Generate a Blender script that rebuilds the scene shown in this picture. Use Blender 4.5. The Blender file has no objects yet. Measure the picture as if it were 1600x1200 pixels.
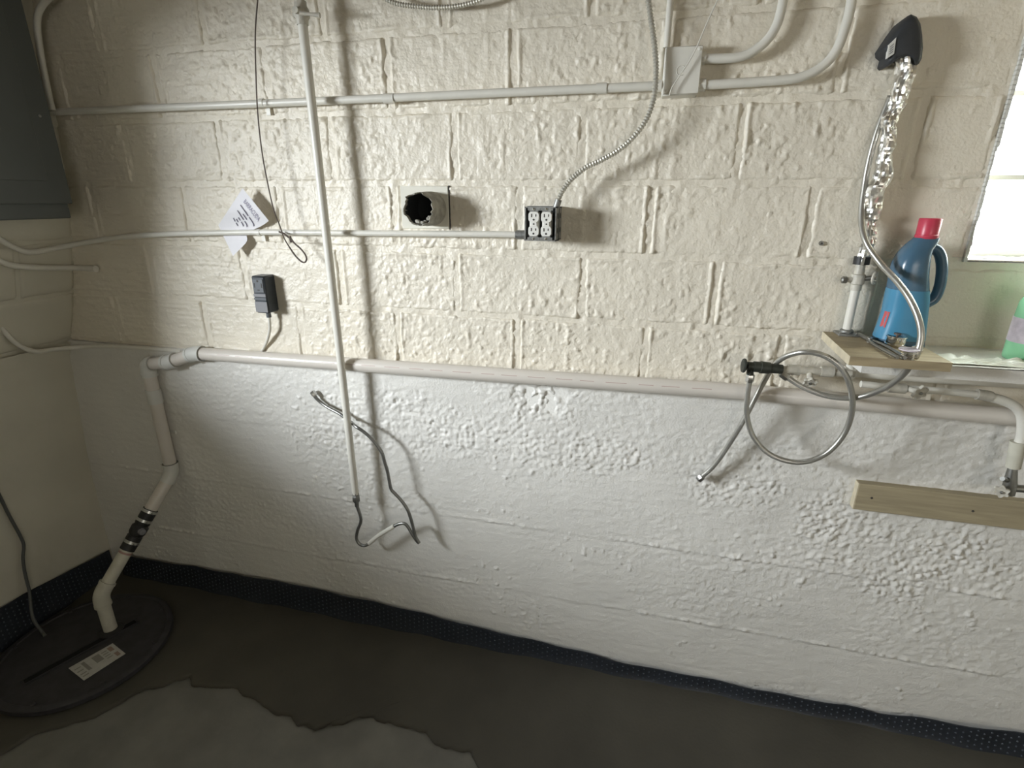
import bpy, math, random
import numpy as np
from mathutils import Vector, Matrix

random.seed(7)
SC = bpy.context.scene
COL = SC.collection

# ---------------------------------------------------------------- camera
F, PITCH, YAW, ROLL, DIST, EYE = 832.55, 0.336141, 0.242877, 0.004745, 1.6553, 1.7345
CAM = np.array([0.0, -DIST, EYE])

def cam_axis(a, b, c):
    cr, sr = math.cos(ROLL), math.sin(ROLL)
    a, b = cr * a - sr * b, sr * a + cr * b
    cp, sp = math.cos(PITCH), math.sin(PITCH)
    d = (a, c * cp + b * sp, -c * sp + b * cp)
    cy, sy = math.cos(YAW), math.sin(YAW)
    return np.array([cy * d[0] - sy * d[1], sy * d[0] + cy * d[1], d[2]])

cam_data = bpy.data.cameras.new('camera')
cam_data.sensor_width = 36.0
cam_data.lens = F / 1600.0 * 36.0
cam_data.clip_start = 0.02
cam = bpy.data.objects.new('camera', cam_data)
COL.objects.link(cam)
_r, _u, _f = cam_axis(1, 0, 0), cam_axis(0, 1, 0), cam_axis(0, 0, 1)
cam.matrix_world = Matrix(((_r[0], _u[0], -_f[0], CAM[0]), (_r[1], _u[1], -_f[1], CAM[1]),
                           (_r[2], _u[2], -_f[2], CAM[2]), (0, 0, 0, 1)))
SC.camera = cam

# ---------------------------------------------------------------- light, exposure
vs = SC.view_settings
vs.view_transform = 'Standard'; vs.look = 'None'; vs.gamma = 1.0
vs.use_curve_mapping = False; vs.exposure = 0.19
SC.cycles.use_denoising = True
SC.cycles.max_bounces = 10
SC.cycles.diffuse_bounces = 6
world = bpy.data.worlds.new('sky'); SC.world = world; world.use_nodes = True
_bg = world.node_tree.nodes['Background']
_bg.inputs['Color'].default_value = (0.95, 0.98, 1.0, 1); _bg.inputs['Strength'].default_value = 3.0

def area_light(name, loc, direction, sx, sy, power, color):
    l = bpy.data.lights.new(name, 'AREA'); l.shape = 'RECTANGLE'; l.size = sx; l.size_y = sy
    l.energy = power; l.color = color
    o = bpy.data.objects.new(name, l); COL.objects.link(o)
    o.location = loc
    o.rotation_euler = Vector(direction).to_track_quat('-Z', 'Y').to_euler()
    return o
# daylight arriving through the recessed window of the left wall; the rear lamp is an added warm fill
area_light('daylight_left_window', (-3.0, -2.15, 1.99), (1, 0.55, -0.12), 1.5, 0.48, 245.0, (0.90, 0.955, 1.0))
area_light('fill_rear', (1.7, -4.15, 1.75), (0, 1, -0.05), 1.2, 0.7, 8.0, (1.0, 0.84, 0.62))
area_light('daylight_right_window', (1.22, 0.20, 1.98), (0, -1, -0.25), 0.8, 0.7, 40.0, (0.97, 1.0, 0.98))

# ---------------------------------------------------------------- points from the photograph's frame
def ray(u, v):
    return cam_axis((u - 800) / F, (600 - v) / F, 1)
def W(u, v, off=0.0):            # point at distance off in front of the back wall
    d = ray(u, v); return CAM + d * ((DIST - off) / d[1])
def FL(u, v, z=0.0):             # point on the floor
    d = ray(u, v); return CAM + d * ((z - EYE) / d[2])
def XL(u, v, x):                 # point on the plane of a given x (left wall)
    d = ray(u, v); return CAM + d * (x / d[0])
def WP(pts, off=None):
    return [W(*p) if off is None else W(p[0], p[1], off) for p in pts]

# ---------------------------------------------------------------- noise
def _hash(ix, iy, seed):
    n = (ix * 374761393 + iy * 668265263 + seed * 974711) & 0x7fffffff
    n = ((n ^ (n >> 13)) * 1274126177) & 0x7fffffff
    return ((n ^ (n >> 16)) & 0xffff) / 65535.0
def vnoise(x, y, seed=0):
    ix = np.floor(x).astype(np.int64); iy = np.floor(y).astype(np.int64)
    fx = x - ix; fy = y - iy
    fx = fx * fx * fx * (fx * (fx * 6 - 15) + 10); fy = fy * fy * fy * (fy * (fy * 6 - 15) + 10)
    a = _hash(ix, iy, seed); b = _hash(ix + 1, iy, seed)
    c = _hash(ix, iy + 1, seed); d = _hash(ix + 1, iy + 1, seed)
    return (a * (1 - fx) + b * fx) * (1 - fy) + (c * (1 - fx) + d * fx) * fy * 1.0
def fbm(x, y, seed=0, octs=3):
    s = 0; a = 1.0; t = 0
    for k in range(octs):
        s = s + a * (vnoise(x, y, seed + k * 17) - .5) * 2; t += a
        x = x * 2.03 + 3.1; y = y * 2.03 + 1.7; a *= .5
    return s / t
def sstep(a, b, x):
    t = np.clip((x - a) / (b - a), 0, 1); return t * t * (3 - 2 * t)

# ---------------------------------------------------------------- materials
MATS = {}
def mat(name, color, rough=0.5, metal=0.0, var=0.0, vscale=8.0, bump=0.0, bscale=60.0, color2=None,
        bdist=0.002, stretch=(1, 1, 1), trans=0.0, alpha=1.0, spec=0.5, detail=4.0):
    m = bpy.data.materials.new(name); m.use_nodes = True
    nt = m.node_tree; b = nt.nodes['Principled BSDF']
    b.inputs['Base Color'].default_value = (*color, 1)
    b.inputs['Roughness'].default_value = rough; b.inputs['Metallic'].default_value = metal
    b.inputs['Specular IOR Level'].default_value = spec
    if trans: b.inputs['Transmission Weight'].default_value = trans
    if alpha < 1: b.inputs['Alpha'].default_value = alpha
    tc = nt.nodes.new('ShaderNodeTexCoord'); mp = nt.nodes.new('ShaderNodeMapping')
    mp.inputs['Scale'].default_value = stretch
    nt.links.new(tc.outputs['Object'], mp.inputs['Vector'])
    if var or color2:
        n = nt.nodes.new('ShaderNodeTexNoise'); n.inputs['Scale'].default_value = vscale; n.inputs['Detail'].default_value = 5
        nt.links.new(mp.outputs[0], n.inputs['Vector'])
        r = nt.nodes.new('ShaderNodeValToRGB')
        c2 = color2 or tuple(max(0, c * (1 - var)) for c in color)
        r.color_ramp.elements[0].position = .35; r.color_ramp.elements[0].color = (*c2, 1)
        r.color_ramp.elements[1].position = .65; r.color_ramp.elements[1].color = (*color, 1)
        nt.links.new(n.outputs['Fac'], r.inputs['Fac']); nt.links.new(r.outputs['Color'], b.inputs['Base Color'])
    if bump:
        n = nt.nodes.new('ShaderNodeTexNoise'); n.inputs['Scale'].default_value = bscale; n.inputs['Detail'].default_value = detail
        nt.links.new(mp.outputs[0], n.inputs['Vector'])
        bp = nt.nodes.new('ShaderNodeBump'); bp.inputs['Strength'].default_value = bump; bp.inputs['Distance'].default_value = bdist
        nt.links.new(n.outputs['Fac'], bp.inputs['Height']); nt.links.new(bp.outputs['Normal'], b.inputs['Normal'])
    MATS[name] = m
    return m

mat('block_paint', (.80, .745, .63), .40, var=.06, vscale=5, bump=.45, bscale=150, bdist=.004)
mat('concrete_paint', (.77, .755, .71), .46, var=.07, vscale=4, bump=.4, bscale=170, bdist=.004)  # cooler than the block paint: bluish sky light put into the colour
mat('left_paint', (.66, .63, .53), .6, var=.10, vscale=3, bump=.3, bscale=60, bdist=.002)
mat('fresh_cement', (.076, .070, .054), .75, var=.25, vscale=3, bump=.5, bscale=90, bdist=.002)
mat('old_slab', (.20, .195, .172), .85, var=.22, vscale=7, bump=.6, bscale=50, bdist=.003)
mat('plaster_room', (.60, .57, .50), .8, var=.08, vscale=2)
mat('ceiling_wood', (.22, .17, .12), .8, var=.3, vscale=6, stretch=(1, 12, 1))
mat('conduit_paint', (.74, .72, .65), .35, var=.05, vscale=20, bump=.15, bscale=80)
mat('pvc', (.68, .635, .575), .28, var=.03, vscale=10)
mat('pvc_fitting', (.66, .66, .62), .3)
mat('pvc_dirty', (.62, .60, .50), .4, var=.15, vscale=20)
mat('red_print', (.40, .25, .22), .5)
mat('rubber', (.02, .02, .02), .5)
mat('lid_plastic', (.042, .040, .044), .55, var=.3, vscale=30, bump=.3, bscale=200, bdist=.001)
mat('slot_black', (.004, .004, .004), .9)
mat('membrane', (.024, .029, .038), .42, var=.2, vscale=10)
mat('membrane_dot', (.06, .07, .085), .25)  # lighter than the sheet: highlights on the dimples put into the colour
mat('steel', (.62, .62, .60), .28, metal=1.0, var=.12, vscale=40)
mat('dull_steel', (.36, .36, .34), .42, metal=1.0, var=.2, vscale=60)
mat('gas_tube', (.30, .30, .285), .38, metal=.85, var=.2, vscale=30)
mat('galvanised', (.36, .36, .34), .5, metal=.7, var=.35, vscale=90)
mat('galvanised_dark', (.10, .105, .10), .6, metal=.4, var=.4, vscale=70)
mat('armour', (.62, .60, .53), .38, metal=.45, var=.1, vscale=60)
mat('wire_brown', (.11, .085, .07), .5)
mat('paper', (.82, .81, .84), .8, var=.02, vscale=40)
mat('ink', (.16, .15, .20), .8)
mat('ink_lilac', (.33, .31, .42), .8)
mat('outlet_black', (.035, .042, .05), .38, var=.2, vscale=40)
mat('outlet_grey', (.10, .11, .12), .45)
mat('outlet_plate', (.22, .22, .23), .5)
mat('outlet_white', (.80, .79, .74), .35)
mat('slot', (.05, .045, .04), .7)
mat('clay', (.42, .40, .34), .85, var=.35, vscale=40, bump=.8, bscale=120, bdist=.004)
mat('stub_dark', (.015, .017, .018), .95)  # near-black inner lining of the pipe stub
mat('patch_plaster', (.74, .72, .63), .6, var=.04, vscale=10, bump=.2, bscale=40)
mat('panel_grey', (.095, .105, .10), .5, var=.1, vscale=6)
mat('foil', (.90, .89, .85), .30, metal=1.0, bump=.5, bscale=40, bdist=.008, detail=1)
mat('black_cap', (.03, .033, .037), .6, bump=.4, bscale=300, bdist=.001)
mat('brass_dark', (.055, .06, .05), .5, metal=.4, var=.3, vscale=60)
mat('painted_fitting', (.60, .57, .49), .45, var=.25, vscale=50, bump=.4, bscale=150)
mat('wood', (.42, .34, .21), .75, var=.25, vscale=9, stretch=(1, 9, 9), bump=.3, bscale=40)
mat('wood_end', (.62, .55, .40), .8, var=.2, vscale=40)
mat('pine', (.40, .34, .22), .75, var=.22, vscale=6, stretch=(1, 14, 14), bump=.25, bscale=30)
mat('bottle_blue', (.075, .155, .235), .25, var=.1, vscale=6)
mat('bottle_label', (.07, .27, .44), .3, var=.12, vscale=9)
mat('cap_red', (.55, .05, .09), .35)
mat('bottle_green', (.28, .62, .36), .25)
mat('label_pink', (.62, .55, .60), .5, var=.2, vscale=60)
mat('chrome', (.82, .81, .78), .12, metal=1.0)
mat('plastic_sheet', (.78, .80, .70), .35, var=.08, vscale=30)
mat('cord_grey', (.10, .105, .10), .6)
mat('window_paint', (.70, .70, .66), .5)
mat('braid', (.50, .49, .45), .32, metal=.85)
# a woven braid: fine crossing waves along the hose
def braid_nodes():
    m = MATS['braid']; nt = m.node_tree; b = nt.nodes['Principled BSDF']
    tc = nt.nodes.new('ShaderNodeTexCoord')
    n = nt.nodes.new('ShaderNodeTexChecker'); n.inputs['Scale'].default_value = 420
    nt.links.new(tc.outputs['Object'], n.inputs['Vector'])
    bp = nt.nodes.new('ShaderNodeBump'); bp.inputs['Strength'].default_value = .5; bp.inputs['Distance'].default_value = .001
    nt.links.new(n.outputs['Fac'], bp.inputs['Height']); nt.links.new(bp.outputs['Normal'], b.inputs['Normal'])
braid_nodes()
g = bpy.data.materials.new('glass'); g.use_nodes = True
_n = g.node_tree.nodes; _n.remove(_n['Principled BSDF'])
_t = _n.new('ShaderNodeBsdfTransparent'); _t.inputs['Color'].default_value = (.93, .96, .95, 1)
_g = _n.new('ShaderNodeBsdfGlossy'); _g.inputs['Roughness'].default_value = .06
_m = _n.new('ShaderNodeMixShader'); _m.inputs['Fac'].default_value = .07
g.node_tree.links.new(_t.outputs[0], _m.inputs[1]); g.node_tree.links.new(_g.outputs[0], _m.inputs[2])
g.node_tree.links.new(_m.outputs[0], _n['Material Output'].inputs['Surface'])
MATS['glass'] = g

# ---------------------------------------------------------------- mesh builder
ORG = {}
class MB:
    def __init__(self): self.v = []; self.f = []
    def add(self, verts, faces):
        n = len(self.v); self.v += [tuple(map(float, p)) for p in verts]
        self.f += [tuple(i + n for i in q) for q in faces]
        return self
    def box(self, a, b, R=None, c=None, bev=0.0):
        a = np.minimum(a, b) if R is None else np.array(a); b = np.array(b) if R is not None else np.maximum(np.array(b), a)
        lo, hi = np.array(a, float), np.array(b, float)
        if bev <= 0:
            vs_ = [(x, y, z) for x in (lo[0], hi[0]) for y in (lo[1], hi[1]) for z in (lo[2], hi[2])]
            fs = [(0, 1, 3, 2), (4, 6, 7, 5), (0, 4, 5, 1), (2, 3, 7, 6), (0, 2, 6, 4), (1, 5, 7, 3)]
        else:
            vs_ = []; idx = {}
            m = (lo + hi) / 2; h = (hi - lo) / 2
            for sx in (-1, 1):
                for sy in (-1, 1):
                    for sz in (-1, 1):
                        for ax in range(3):
                            p = h - bev; p = p.copy(); p[ax] = h[ax]
                            idx[(sx, sy, sz, ax)] = len(vs_); vs_.append(tuple(m + p * np.array((sx, sy, sz))))
            fs = []
            S = (-1, 1)
            for s in S:
                q = [(s, -1, -1), (s, 1, -1), (s, 1, 1), (s, -1, 1)]; q = q if s > 0 else q[::-1]; fs.append(tuple(idx[(*k, 0)] for k in q))
                q = [(-1, s, -1), (-1, s, 1), (1, s, 1), (1, s, -1)]; q = q if s > 0 else q[::-1]; fs.append(tuple(idx[(*k, 1)] for k in q))
                q = [(-1, -1, s), (1, -1, s), (1, 1, s), (-1, 1, s)]; q = q if s > 0 else q[::-1]; fs.append(tuple(idx[(*k, 2)] for k in q))
            for s in S:
                for t in S:
                    fs.append((idx[(s, t, -1, 0)], idx[(s, t, 1, 0)], idx[(s, t, 1, 1)], idx[(s, t, -1, 1)]))
                    fs.append((idx[(s, -1, t, 0)], idx[(s, 1, t, 0)], idx[(s, 1, t, 2)], idx[(s, -1, t, 2)]))
                    fs.append((idx[(-1, s, t, 1)], idx[(1, s, t, 1)], idx[(1, s, t, 2)], idx[(-1, s, t, 2)]))
            for sx in S:
                for sy in S:
                    for sz in S:
                        fs.append(tuple(idx[(sx, sy, sz, k)] for k in range(3)))
        vs_ = np.array(vs_)
        if R is not None: vs_ = vs_ @ np.array(R).T + np.array(c)
        return self.add(vs_, fs)
    def tube(self, pts, r, seg=12, caps=True, wall=0.0):
        P = np.array(pts, float); n = len(P)
        rr = np.full(n, r, float) if np.isscalar(r) else np.array(r, float)
        T = np.gradient(P, axis=0); T /= np.linalg.norm(T, axis=1)[:, None] + 1e-12
        up = np.array((0, 0, 1.0)) if abs(T[0][2]) < .9 else np.array((1.0, 0, 0))
        N = np.cross(T[0], up); N /= np.linalg.norm(N)
        vs_ = []; ang = np.arange(seg) * 2 * math.pi / seg
        for i in range(n):
            if i:
                N = N - T[i] * (N @ T[i]); N /= np.linalg.norm(N) + 1e-12
            B = np.cross(T[i], N)
            for a in ang: vs_.append(P[i] + rr[i] * (math.cos(a) * N + math.sin(a) * B))
        fs = []
        for i in range(n - 1):
            for k in range(seg):
                k2 = (k + 1) % seg
                fs.append((i * seg + k, i * seg + k2, (i + 1) * seg + k2, (i + 1) * seg + k))
        if caps:
            fs.append(tuple(range(seg))[::-1]); fs.append(tuple((n - 1) * seg + k for k in range(seg)))
        return self.add(vs_, fs)
    def lathe(self, prof, c, axis=(0, 0, 1), seg=24, sx=1.0, sy=1.0):
        ax = np.array(axis, float); ax /= np.linalg.norm(ax)
        t = np.array((0, 0, 1.0)) if abs(ax[2]) < .9 else np.array((1.0, 0, 0))
        e1 = np.cross(t, ax); e1 /= np.linalg.norm(e1); e2 = np.cross(ax, e1)
        if abs(ax[2]) > .9: e1, e2 = np.array((1.0, 0, 0)), np.array((0, 1.0 if ax[2] > 0 else -1.0, 0))
        c = np.array(c, float); vs_ = []
        for (r, h) in prof:
            for k in range(seg):
                a = 2 * math.pi * k / seg
                vs_.append(c + ax * h + r * (math.cos(a) * sx * e1 + math.sin(a) * sy * e2))
        fs = []
        for i in range(len(prof) - 1):
            for k in range(seg):
                k2 = (k + 1) % seg
                fs.append((i * seg + k, i * seg + k2, (i + 1) * seg + k2, (i + 1) * seg + k))
        if prof[0][0] > 1e-6: fs.append(tuple(range(seg))[::-1])
        if prof[-1][0] > 1e-6: fs.append(tuple((len(prof) - 1) * seg + k for k in range(seg)))
        return self.add(vs_, fs)
    def loft(self, rings, caps=True):
        m = len(rings[0]); vs_ = [p for r in rings for p in r]; fs = []
        for i in range(len(rings) - 1):
            for k in range(m):
                k2 = (k + 1) % m
                fs.append((i * m + k, i * m + k2, (i + 1) * m + k2, (i + 1) * m + k))
        if caps: fs.append(tuple(range(m))[::-1]); fs.append(tuple((len(rings) - 1) * m + k for k in range(m)))
        return self.add(vs_, fs)
    def build(self, name, material, parent=None, smooth=True, angle=40, origin=None):
        V = np.array(self.v)
        if parent is not None: o3 = np.array(ORG[parent.name])
        elif origin is not None: o3 = np.array(origin, float)
        else: o3 = np.array([(V[:, 0].min() + V[:, 0].max()) / 2, (V[:, 1].min() + V[:, 1].max()) / 2, V[:, 2].min()])
        me = bpy.data.meshes.new(name)
        me.from_pydata((V - o3).tolist(), [], self.f); me.update()
        return link(name, me, material, parent, o3, smooth, angle)

def fix_normals(me):
    import bmesh
    bm = bmesh.new(); bm.from_mesh(me); bmesh.ops.recalc_face_normals(bm, faces=bm.faces); bm.to_mesh(me); bm.free()

def link(name, me, material, parent, o3, smooth=True, angle=40, recalc=True):
    if recalc: fix_normals(me)
    if smooth:
        me.shade_smooth()
        if angle < 170: me.set_sharp_from_angle(angle=math.radians(angle))
    me.materials.append(MATS[material])
    o = bpy.data.objects.new(name, me); COL.objects.link(o)
    if parent is not None: o.parent = parent
    else: o.location = tuple(o3)
    ORG[o.name] = tuple(o3)
    return o
def tag(o, label, cat, group=None):
    o['label'] = label; o['category'] = cat
    if group: o['group'] = group
    return o
def struct(o, label=None):
    o['kind'] = 'structure'
    if label: o['label'] = label
    return o
def thing(name, loc, label, cat, group=None):
    o = bpy.data.objects.new(name, None); o.empty_display_size = .05; COL.objects.link(o)
    o.location = tuple(map(float, loc)); ORG[o.name] = tuple(map(float, loc))
    return tag(o, label, cat, group)

def spline(pts, n=10):
    P = [np.array(p, float) for p in pts]
    P = [2 * P[0] - P[1]] + P + [2 * P[-1] - P[-2]]
    out = []
    for i in range(1, len(P) - 2):
        a, b, c, d = P[i - 1], P[i], P[i + 1], P[i + 2]
        for k in range(n):
            t = k / n
            out.append(.5 * ((2 * b) + (c - a) * t + (2 * a - 5 * b + 4 * c - d) * t * t + (3 * b - a - 3 * c + d) * t ** 3))
    out.append(P[-2]); return out
def resample(pts, step):
    P = np.array(pts); d = np.r_[0, np.cumsum(np.linalg.norm(np.diff(P, axis=0), axis=1))]
    n = max(2, int(d[-1] / step) + 1); s = np.linspace(0, d[-1], n)
    return np.stack([np.interp(s, d, P[:, k]) for k in range(3)], 1)
def frame_from(z, x_hint=(1, 0, 0)):
    z = np.array(z, float); z /= np.linalg.norm(z)
    x = np.array(x_hint, float); x -= z * (x @ z); x /= np.linalg.norm(x)
    return np.stack([x, np.cross(z, x), z], 1)
def grid_mesh(P):               # P[nz, nx, 3]
    nz, nx = P.shape[:2]
    V = P.reshape(-1, 3)
    i = np.arange(nz - 1)[:, None] * nx + np.arange(nx - 1)[None, :]
    Fq = np.stack([i, i + 1, i + nx + 1, i + nx], -1).reshape(-1, 4)
    return V, Fq
def mesh_np(name, V, Fq):
    me = bpy.data.meshes.new(name)
    me.vertices.add(len(V)); me.vertices.foreach_set('co', np.ascontiguousarray(V, dtype=np.float32).ravel())
    me.loops.add(Fq.size); me.loops.foreach_set('vertex_index', np.ascontiguousarray(Fq, dtype=np.int32).ravel())
    me.polygons.add(len(Fq)); me.polygons.foreach_set('loop_start', np.arange(0, Fq.size, 4, dtype=np.int32))
    me.update(calc_edges=True); me.validate()
    return me
FONT_CACHE = {}
def text_mesh(body, size=1.0):
    cu = bpy.data.curves.new('lettering', 'FONT'); cu.body = body; cu.size = size; cu.resolution_u = 2
    ob = bpy.data.objects.new('lettering_source', cu); COL.objects.link(ob)
    dg = bpy.context.evaluated_depsgraph_get(); dg.update()
    me = ob.evaluated_get(dg).to_mesh()
    V = [tuple(v.co) for v in me.vertices]; Fc = [tuple(p.vertices) for p in me.polygons]
    ob.evaluated_get(dg).to_mesh_clear()
    bpy.data.objects.remove(ob); bpy.data.curves.remove(cu)
    return V, Fc

# ================================================================ THE SETTING
X0, X1, YB, ZC = -2.42, 2.6, -4.3, 2.46      # room extents
ZJ = [2.384, 2.1815, 1.9785, 1.7755, 1.5725, 1.3695, 1.1665]      # bed joints of the block courses
WX0, WX1, WZ0, WZ1 = .797, 1.66, 1.583, 2.384                        # window opening in the back wall

def block_height(x, z):
    """relief of thick paint on block faces, metres towards the room"""
    rough = sstep(-.25, .35, fbm(x * 3.1, z * 3.1, 5, 2)) * .6 + .4
    smooth_right = 1 - .75 * sstep(.42, .62, x)
    left = 1 - sstep(-1.75, -1.25, x)
    h = .0022 * fbm(x * 24, z * 24, 11, 3)
    lump = (np.clip(fbm(x * 66, z * 58, 23, 2) - .16, 0, 1) * .0080 + np.clip(fbm(x * 112, z * 96, 27, 2) - .08, 0, 1) * .0034) * rough
    pits = np.clip(fbm(x * 75, z * 75, 41, 2) - .42, 0, 1) * .009 * rough
    drip = np.clip(fbm(x * 45, z * 7, 31, 2) - .2, 0, 1) * .0055 * sstep(-.1, .4, fbm(x * 2.2, z * 4, 77, 2)) * sstep(-1.2, -.4, x)
    brush = fbm(x * 14, z * 120, 51, 2) * .0018 * (1.0 * left + .25)
    return (h + (lump - pits) * (1 - .45 * left) + drip + brush) * smooth_right

def make_block(x0, x1, z0, z1, mapper, material, parent, seed, hfun, step=.0042, gap=.005, depth=.03, ridge=1.0):
    nx = max(3, int((x1 - x0) / step)); nz = max(3, int((z1 - z0) / step))
    s = np.linspace(0, 1, nx); t = np.linspace(0, 1, nz)
    # wavy arrises
    S, T = np.meshgrid(s, t)
    e = lambda q, k: .0035 * fbm(q * 14, np.full_like(q, seed * 3.7 + k), 91 + k, 3)
    xl = x0 + gap + e(T * (z1 - z0) + z0, 1); xr = x1 - gap + e(T * (z1 - z0) + z0, 2)
    zb = z0 + gap + e(S * (x1 - x0) + x0, 3); zt = z1 - gap + e(S * (x1 - x0) + x0, 4)
    Xg = xl + (xr - xl) * S; Zg = zb + (zt - zb) * T
    H = hfun(Xg, Zg)
    ed = np.minimum(np.minimum((Xg - xl), (xr - Xg)), np.minimum((Zg - zb), (zt - Zg)))
    H = H - .0046 * (1 - sstep(0, .009, ed)) * (.55 + .8 * vnoise(Xg * 30, Zg * 30, 97))
    ev = np.minimum(Xg - xl, xr - Xg); eh = np.minimum(Zg - zb, zt - Zg)      # smeared mortar ridges beside the joints
    H = H + .0050 * np.exp(-((ev - .0105) / .0042) ** 2) * sstep(.30, .72, vnoise(Zg * 11 + seed, Xg * 4, 93)) * ridge
    H = H + .0042 * np.exp(-((eh - .010) / .0045) ** 2) * sstep(.45, .85, vnoise(Xg * 22, Zg * 4 + seed, 95)) * ridge + .0012 * fbm(np.full_like(Xg, seed * 1.3), Zg * 0 + seed, 3, 1)
    H = H * sstep(-.0002, .004, ed) - .006 * (1 - sstep(-.0002, .003, ed))
    P = mapper(Xg, Zg, H)
    V, Fq = grid_mesh(P)
    # side skirts back into the wall
    ring = list(range(nx)) + [k * nx + nx - 1 for k in range(1, nz)] + [(nz - 1) * nx + k for k in range(nx - 2, -1, -1)] + [k * nx for k in range(nz - 2, 0, -1)]
    Pb = mapper(Xg, Zg, H * 0 - depth).reshape(-1, 3)[ring]
    n0 = len(V); m = len(ring); ring = np.array(ring)
    k = np.arange(m); k2 = (k + 1) % m
    Fs = np.stack([ring[k2], ring[k], n0 + k, n0 + k2], -1)
    V = np.concatenate([V, Pb]); Fq = np.concatenate([Fq, Fs])
    o3 = np.array(ORG[parent.name]); me = mesh_np('block', V - o3, Fq)
    return link('block', me, material, parent, o3, True, 180, recalc=False)

back_map = lambda x, z, h: np.stack([x, -h, z], -1)
# mortar bed of the back wall: with relief, a window opening left out
def mortar_height(x, z):
    return -.0022 + .003 * fbm(x * 30, z * 30, 61, 3) + np.clip(fbm(x * 70, z * 60, 63, 2) - .1, 0, 1) * .006
def wall_grid(x0, x1, z0, z1, step, hf, mapper):
    nx = max(2, int((x1 - x0) / step) + 1); nz = max(2, int((z1 - z0) / step) + 1)
    Xg, Zg = np.meshgrid(np.linspace(x0, x1, nx), np.linspace(z0, z1, nz))
    return grid_mesh(mapper(Xg, Zg, hf(Xg, Zg)))
parts = [wall_grid(-2.45, WX0, 1.16, ZC, .0065, mortar_height, back_map),
         wall_grid(WX0, WX1, 1.16, WZ0, .0065, mortar_height, back_map),
         wall_grid(WX1, X1, 1.16, ZC, .03, mortar_height, back_map),
         wall_grid(WX0, WX1, WZ1, ZC, .02, mortar_height, back_map)]
def merge(parts):
    V = []; Fq = []; n = 0
    for v, f in parts: V.append(v); Fq.append(f + n); n += len(v)
    return np.concatenate(V), np.concatenate(Fq)
# thickness of the masonry behind the faces (closed jambs of the window opening)
def quad_box(a, b):
    m = MB().box(a, b); return np.array(m.v), np.array(m.f)
TH = .22
parts += [quad_box((-2.6, .012, 1.16), (WX0, TH, ZC)), quad_box((WX0, .012, 1.16), (WX1, TH, WZ0 - .004)),
          quad_box((WX1, .012, 1.16), (X1, TH, ZC)), quad_box((WX0, .012, WZ1 + .004), (WX1, TH, ZC))]
V, Fq = merge(parts)
wall_back = struct(link('wall_back', mesh_np('wall_back', V, Fq), 'block_paint', None, np.zeros(3), True, 60, recalc=False),
                   'painted concrete block wall above a painted poured concrete base')

L = .406
seed = 0
for r in range(len(ZJ) - 1):
    z1, z0 = ZJ[r], ZJ[r + 1]
    # course r: r=1 has joints at -0.804 + k*L, alternate courses are offset by half a block
    off = -.804 if r % 2 == 1 else -.804 - L / 2
    k = -5
    while True:
        a = off + k * L; b = a + L; k += 1
        if a > 1.75: break
        if b < -2.44: continue
        a = max(a, -2.44)
        a += .012 * math.sin(seed * 2.1) if a > -2.43 else 0
        b += .012 * math.sin((seed + 1) * 2.1)
        seed += 1
        if z0 > WZ0 - .05 and z1 <= WZ1 + .01:      # courses beside the window
            if a >= WX0 - .01 and b <= WX1 + .01: continue
            if a < WX0 < b: b = WX0
            if a < WX1 < b and a > WX0 - .01: a = WX1
        if b - a < .05: continue
        make_block(a, b, z0, z1, back_map, 'block_paint', wall_back, seed, block_height,
                   step=.0042 if b < 1.3 else .012)
for r in range(1):   # part course up to the ceiling
    for k in range(-4, 7):
        a = -.804 + k * L; make_block(max(a, -2.44), a + L, ZJ[0], ZC, back_map, 'block_paint', wall_back, 200 + k, block_height, step=.02)

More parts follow.
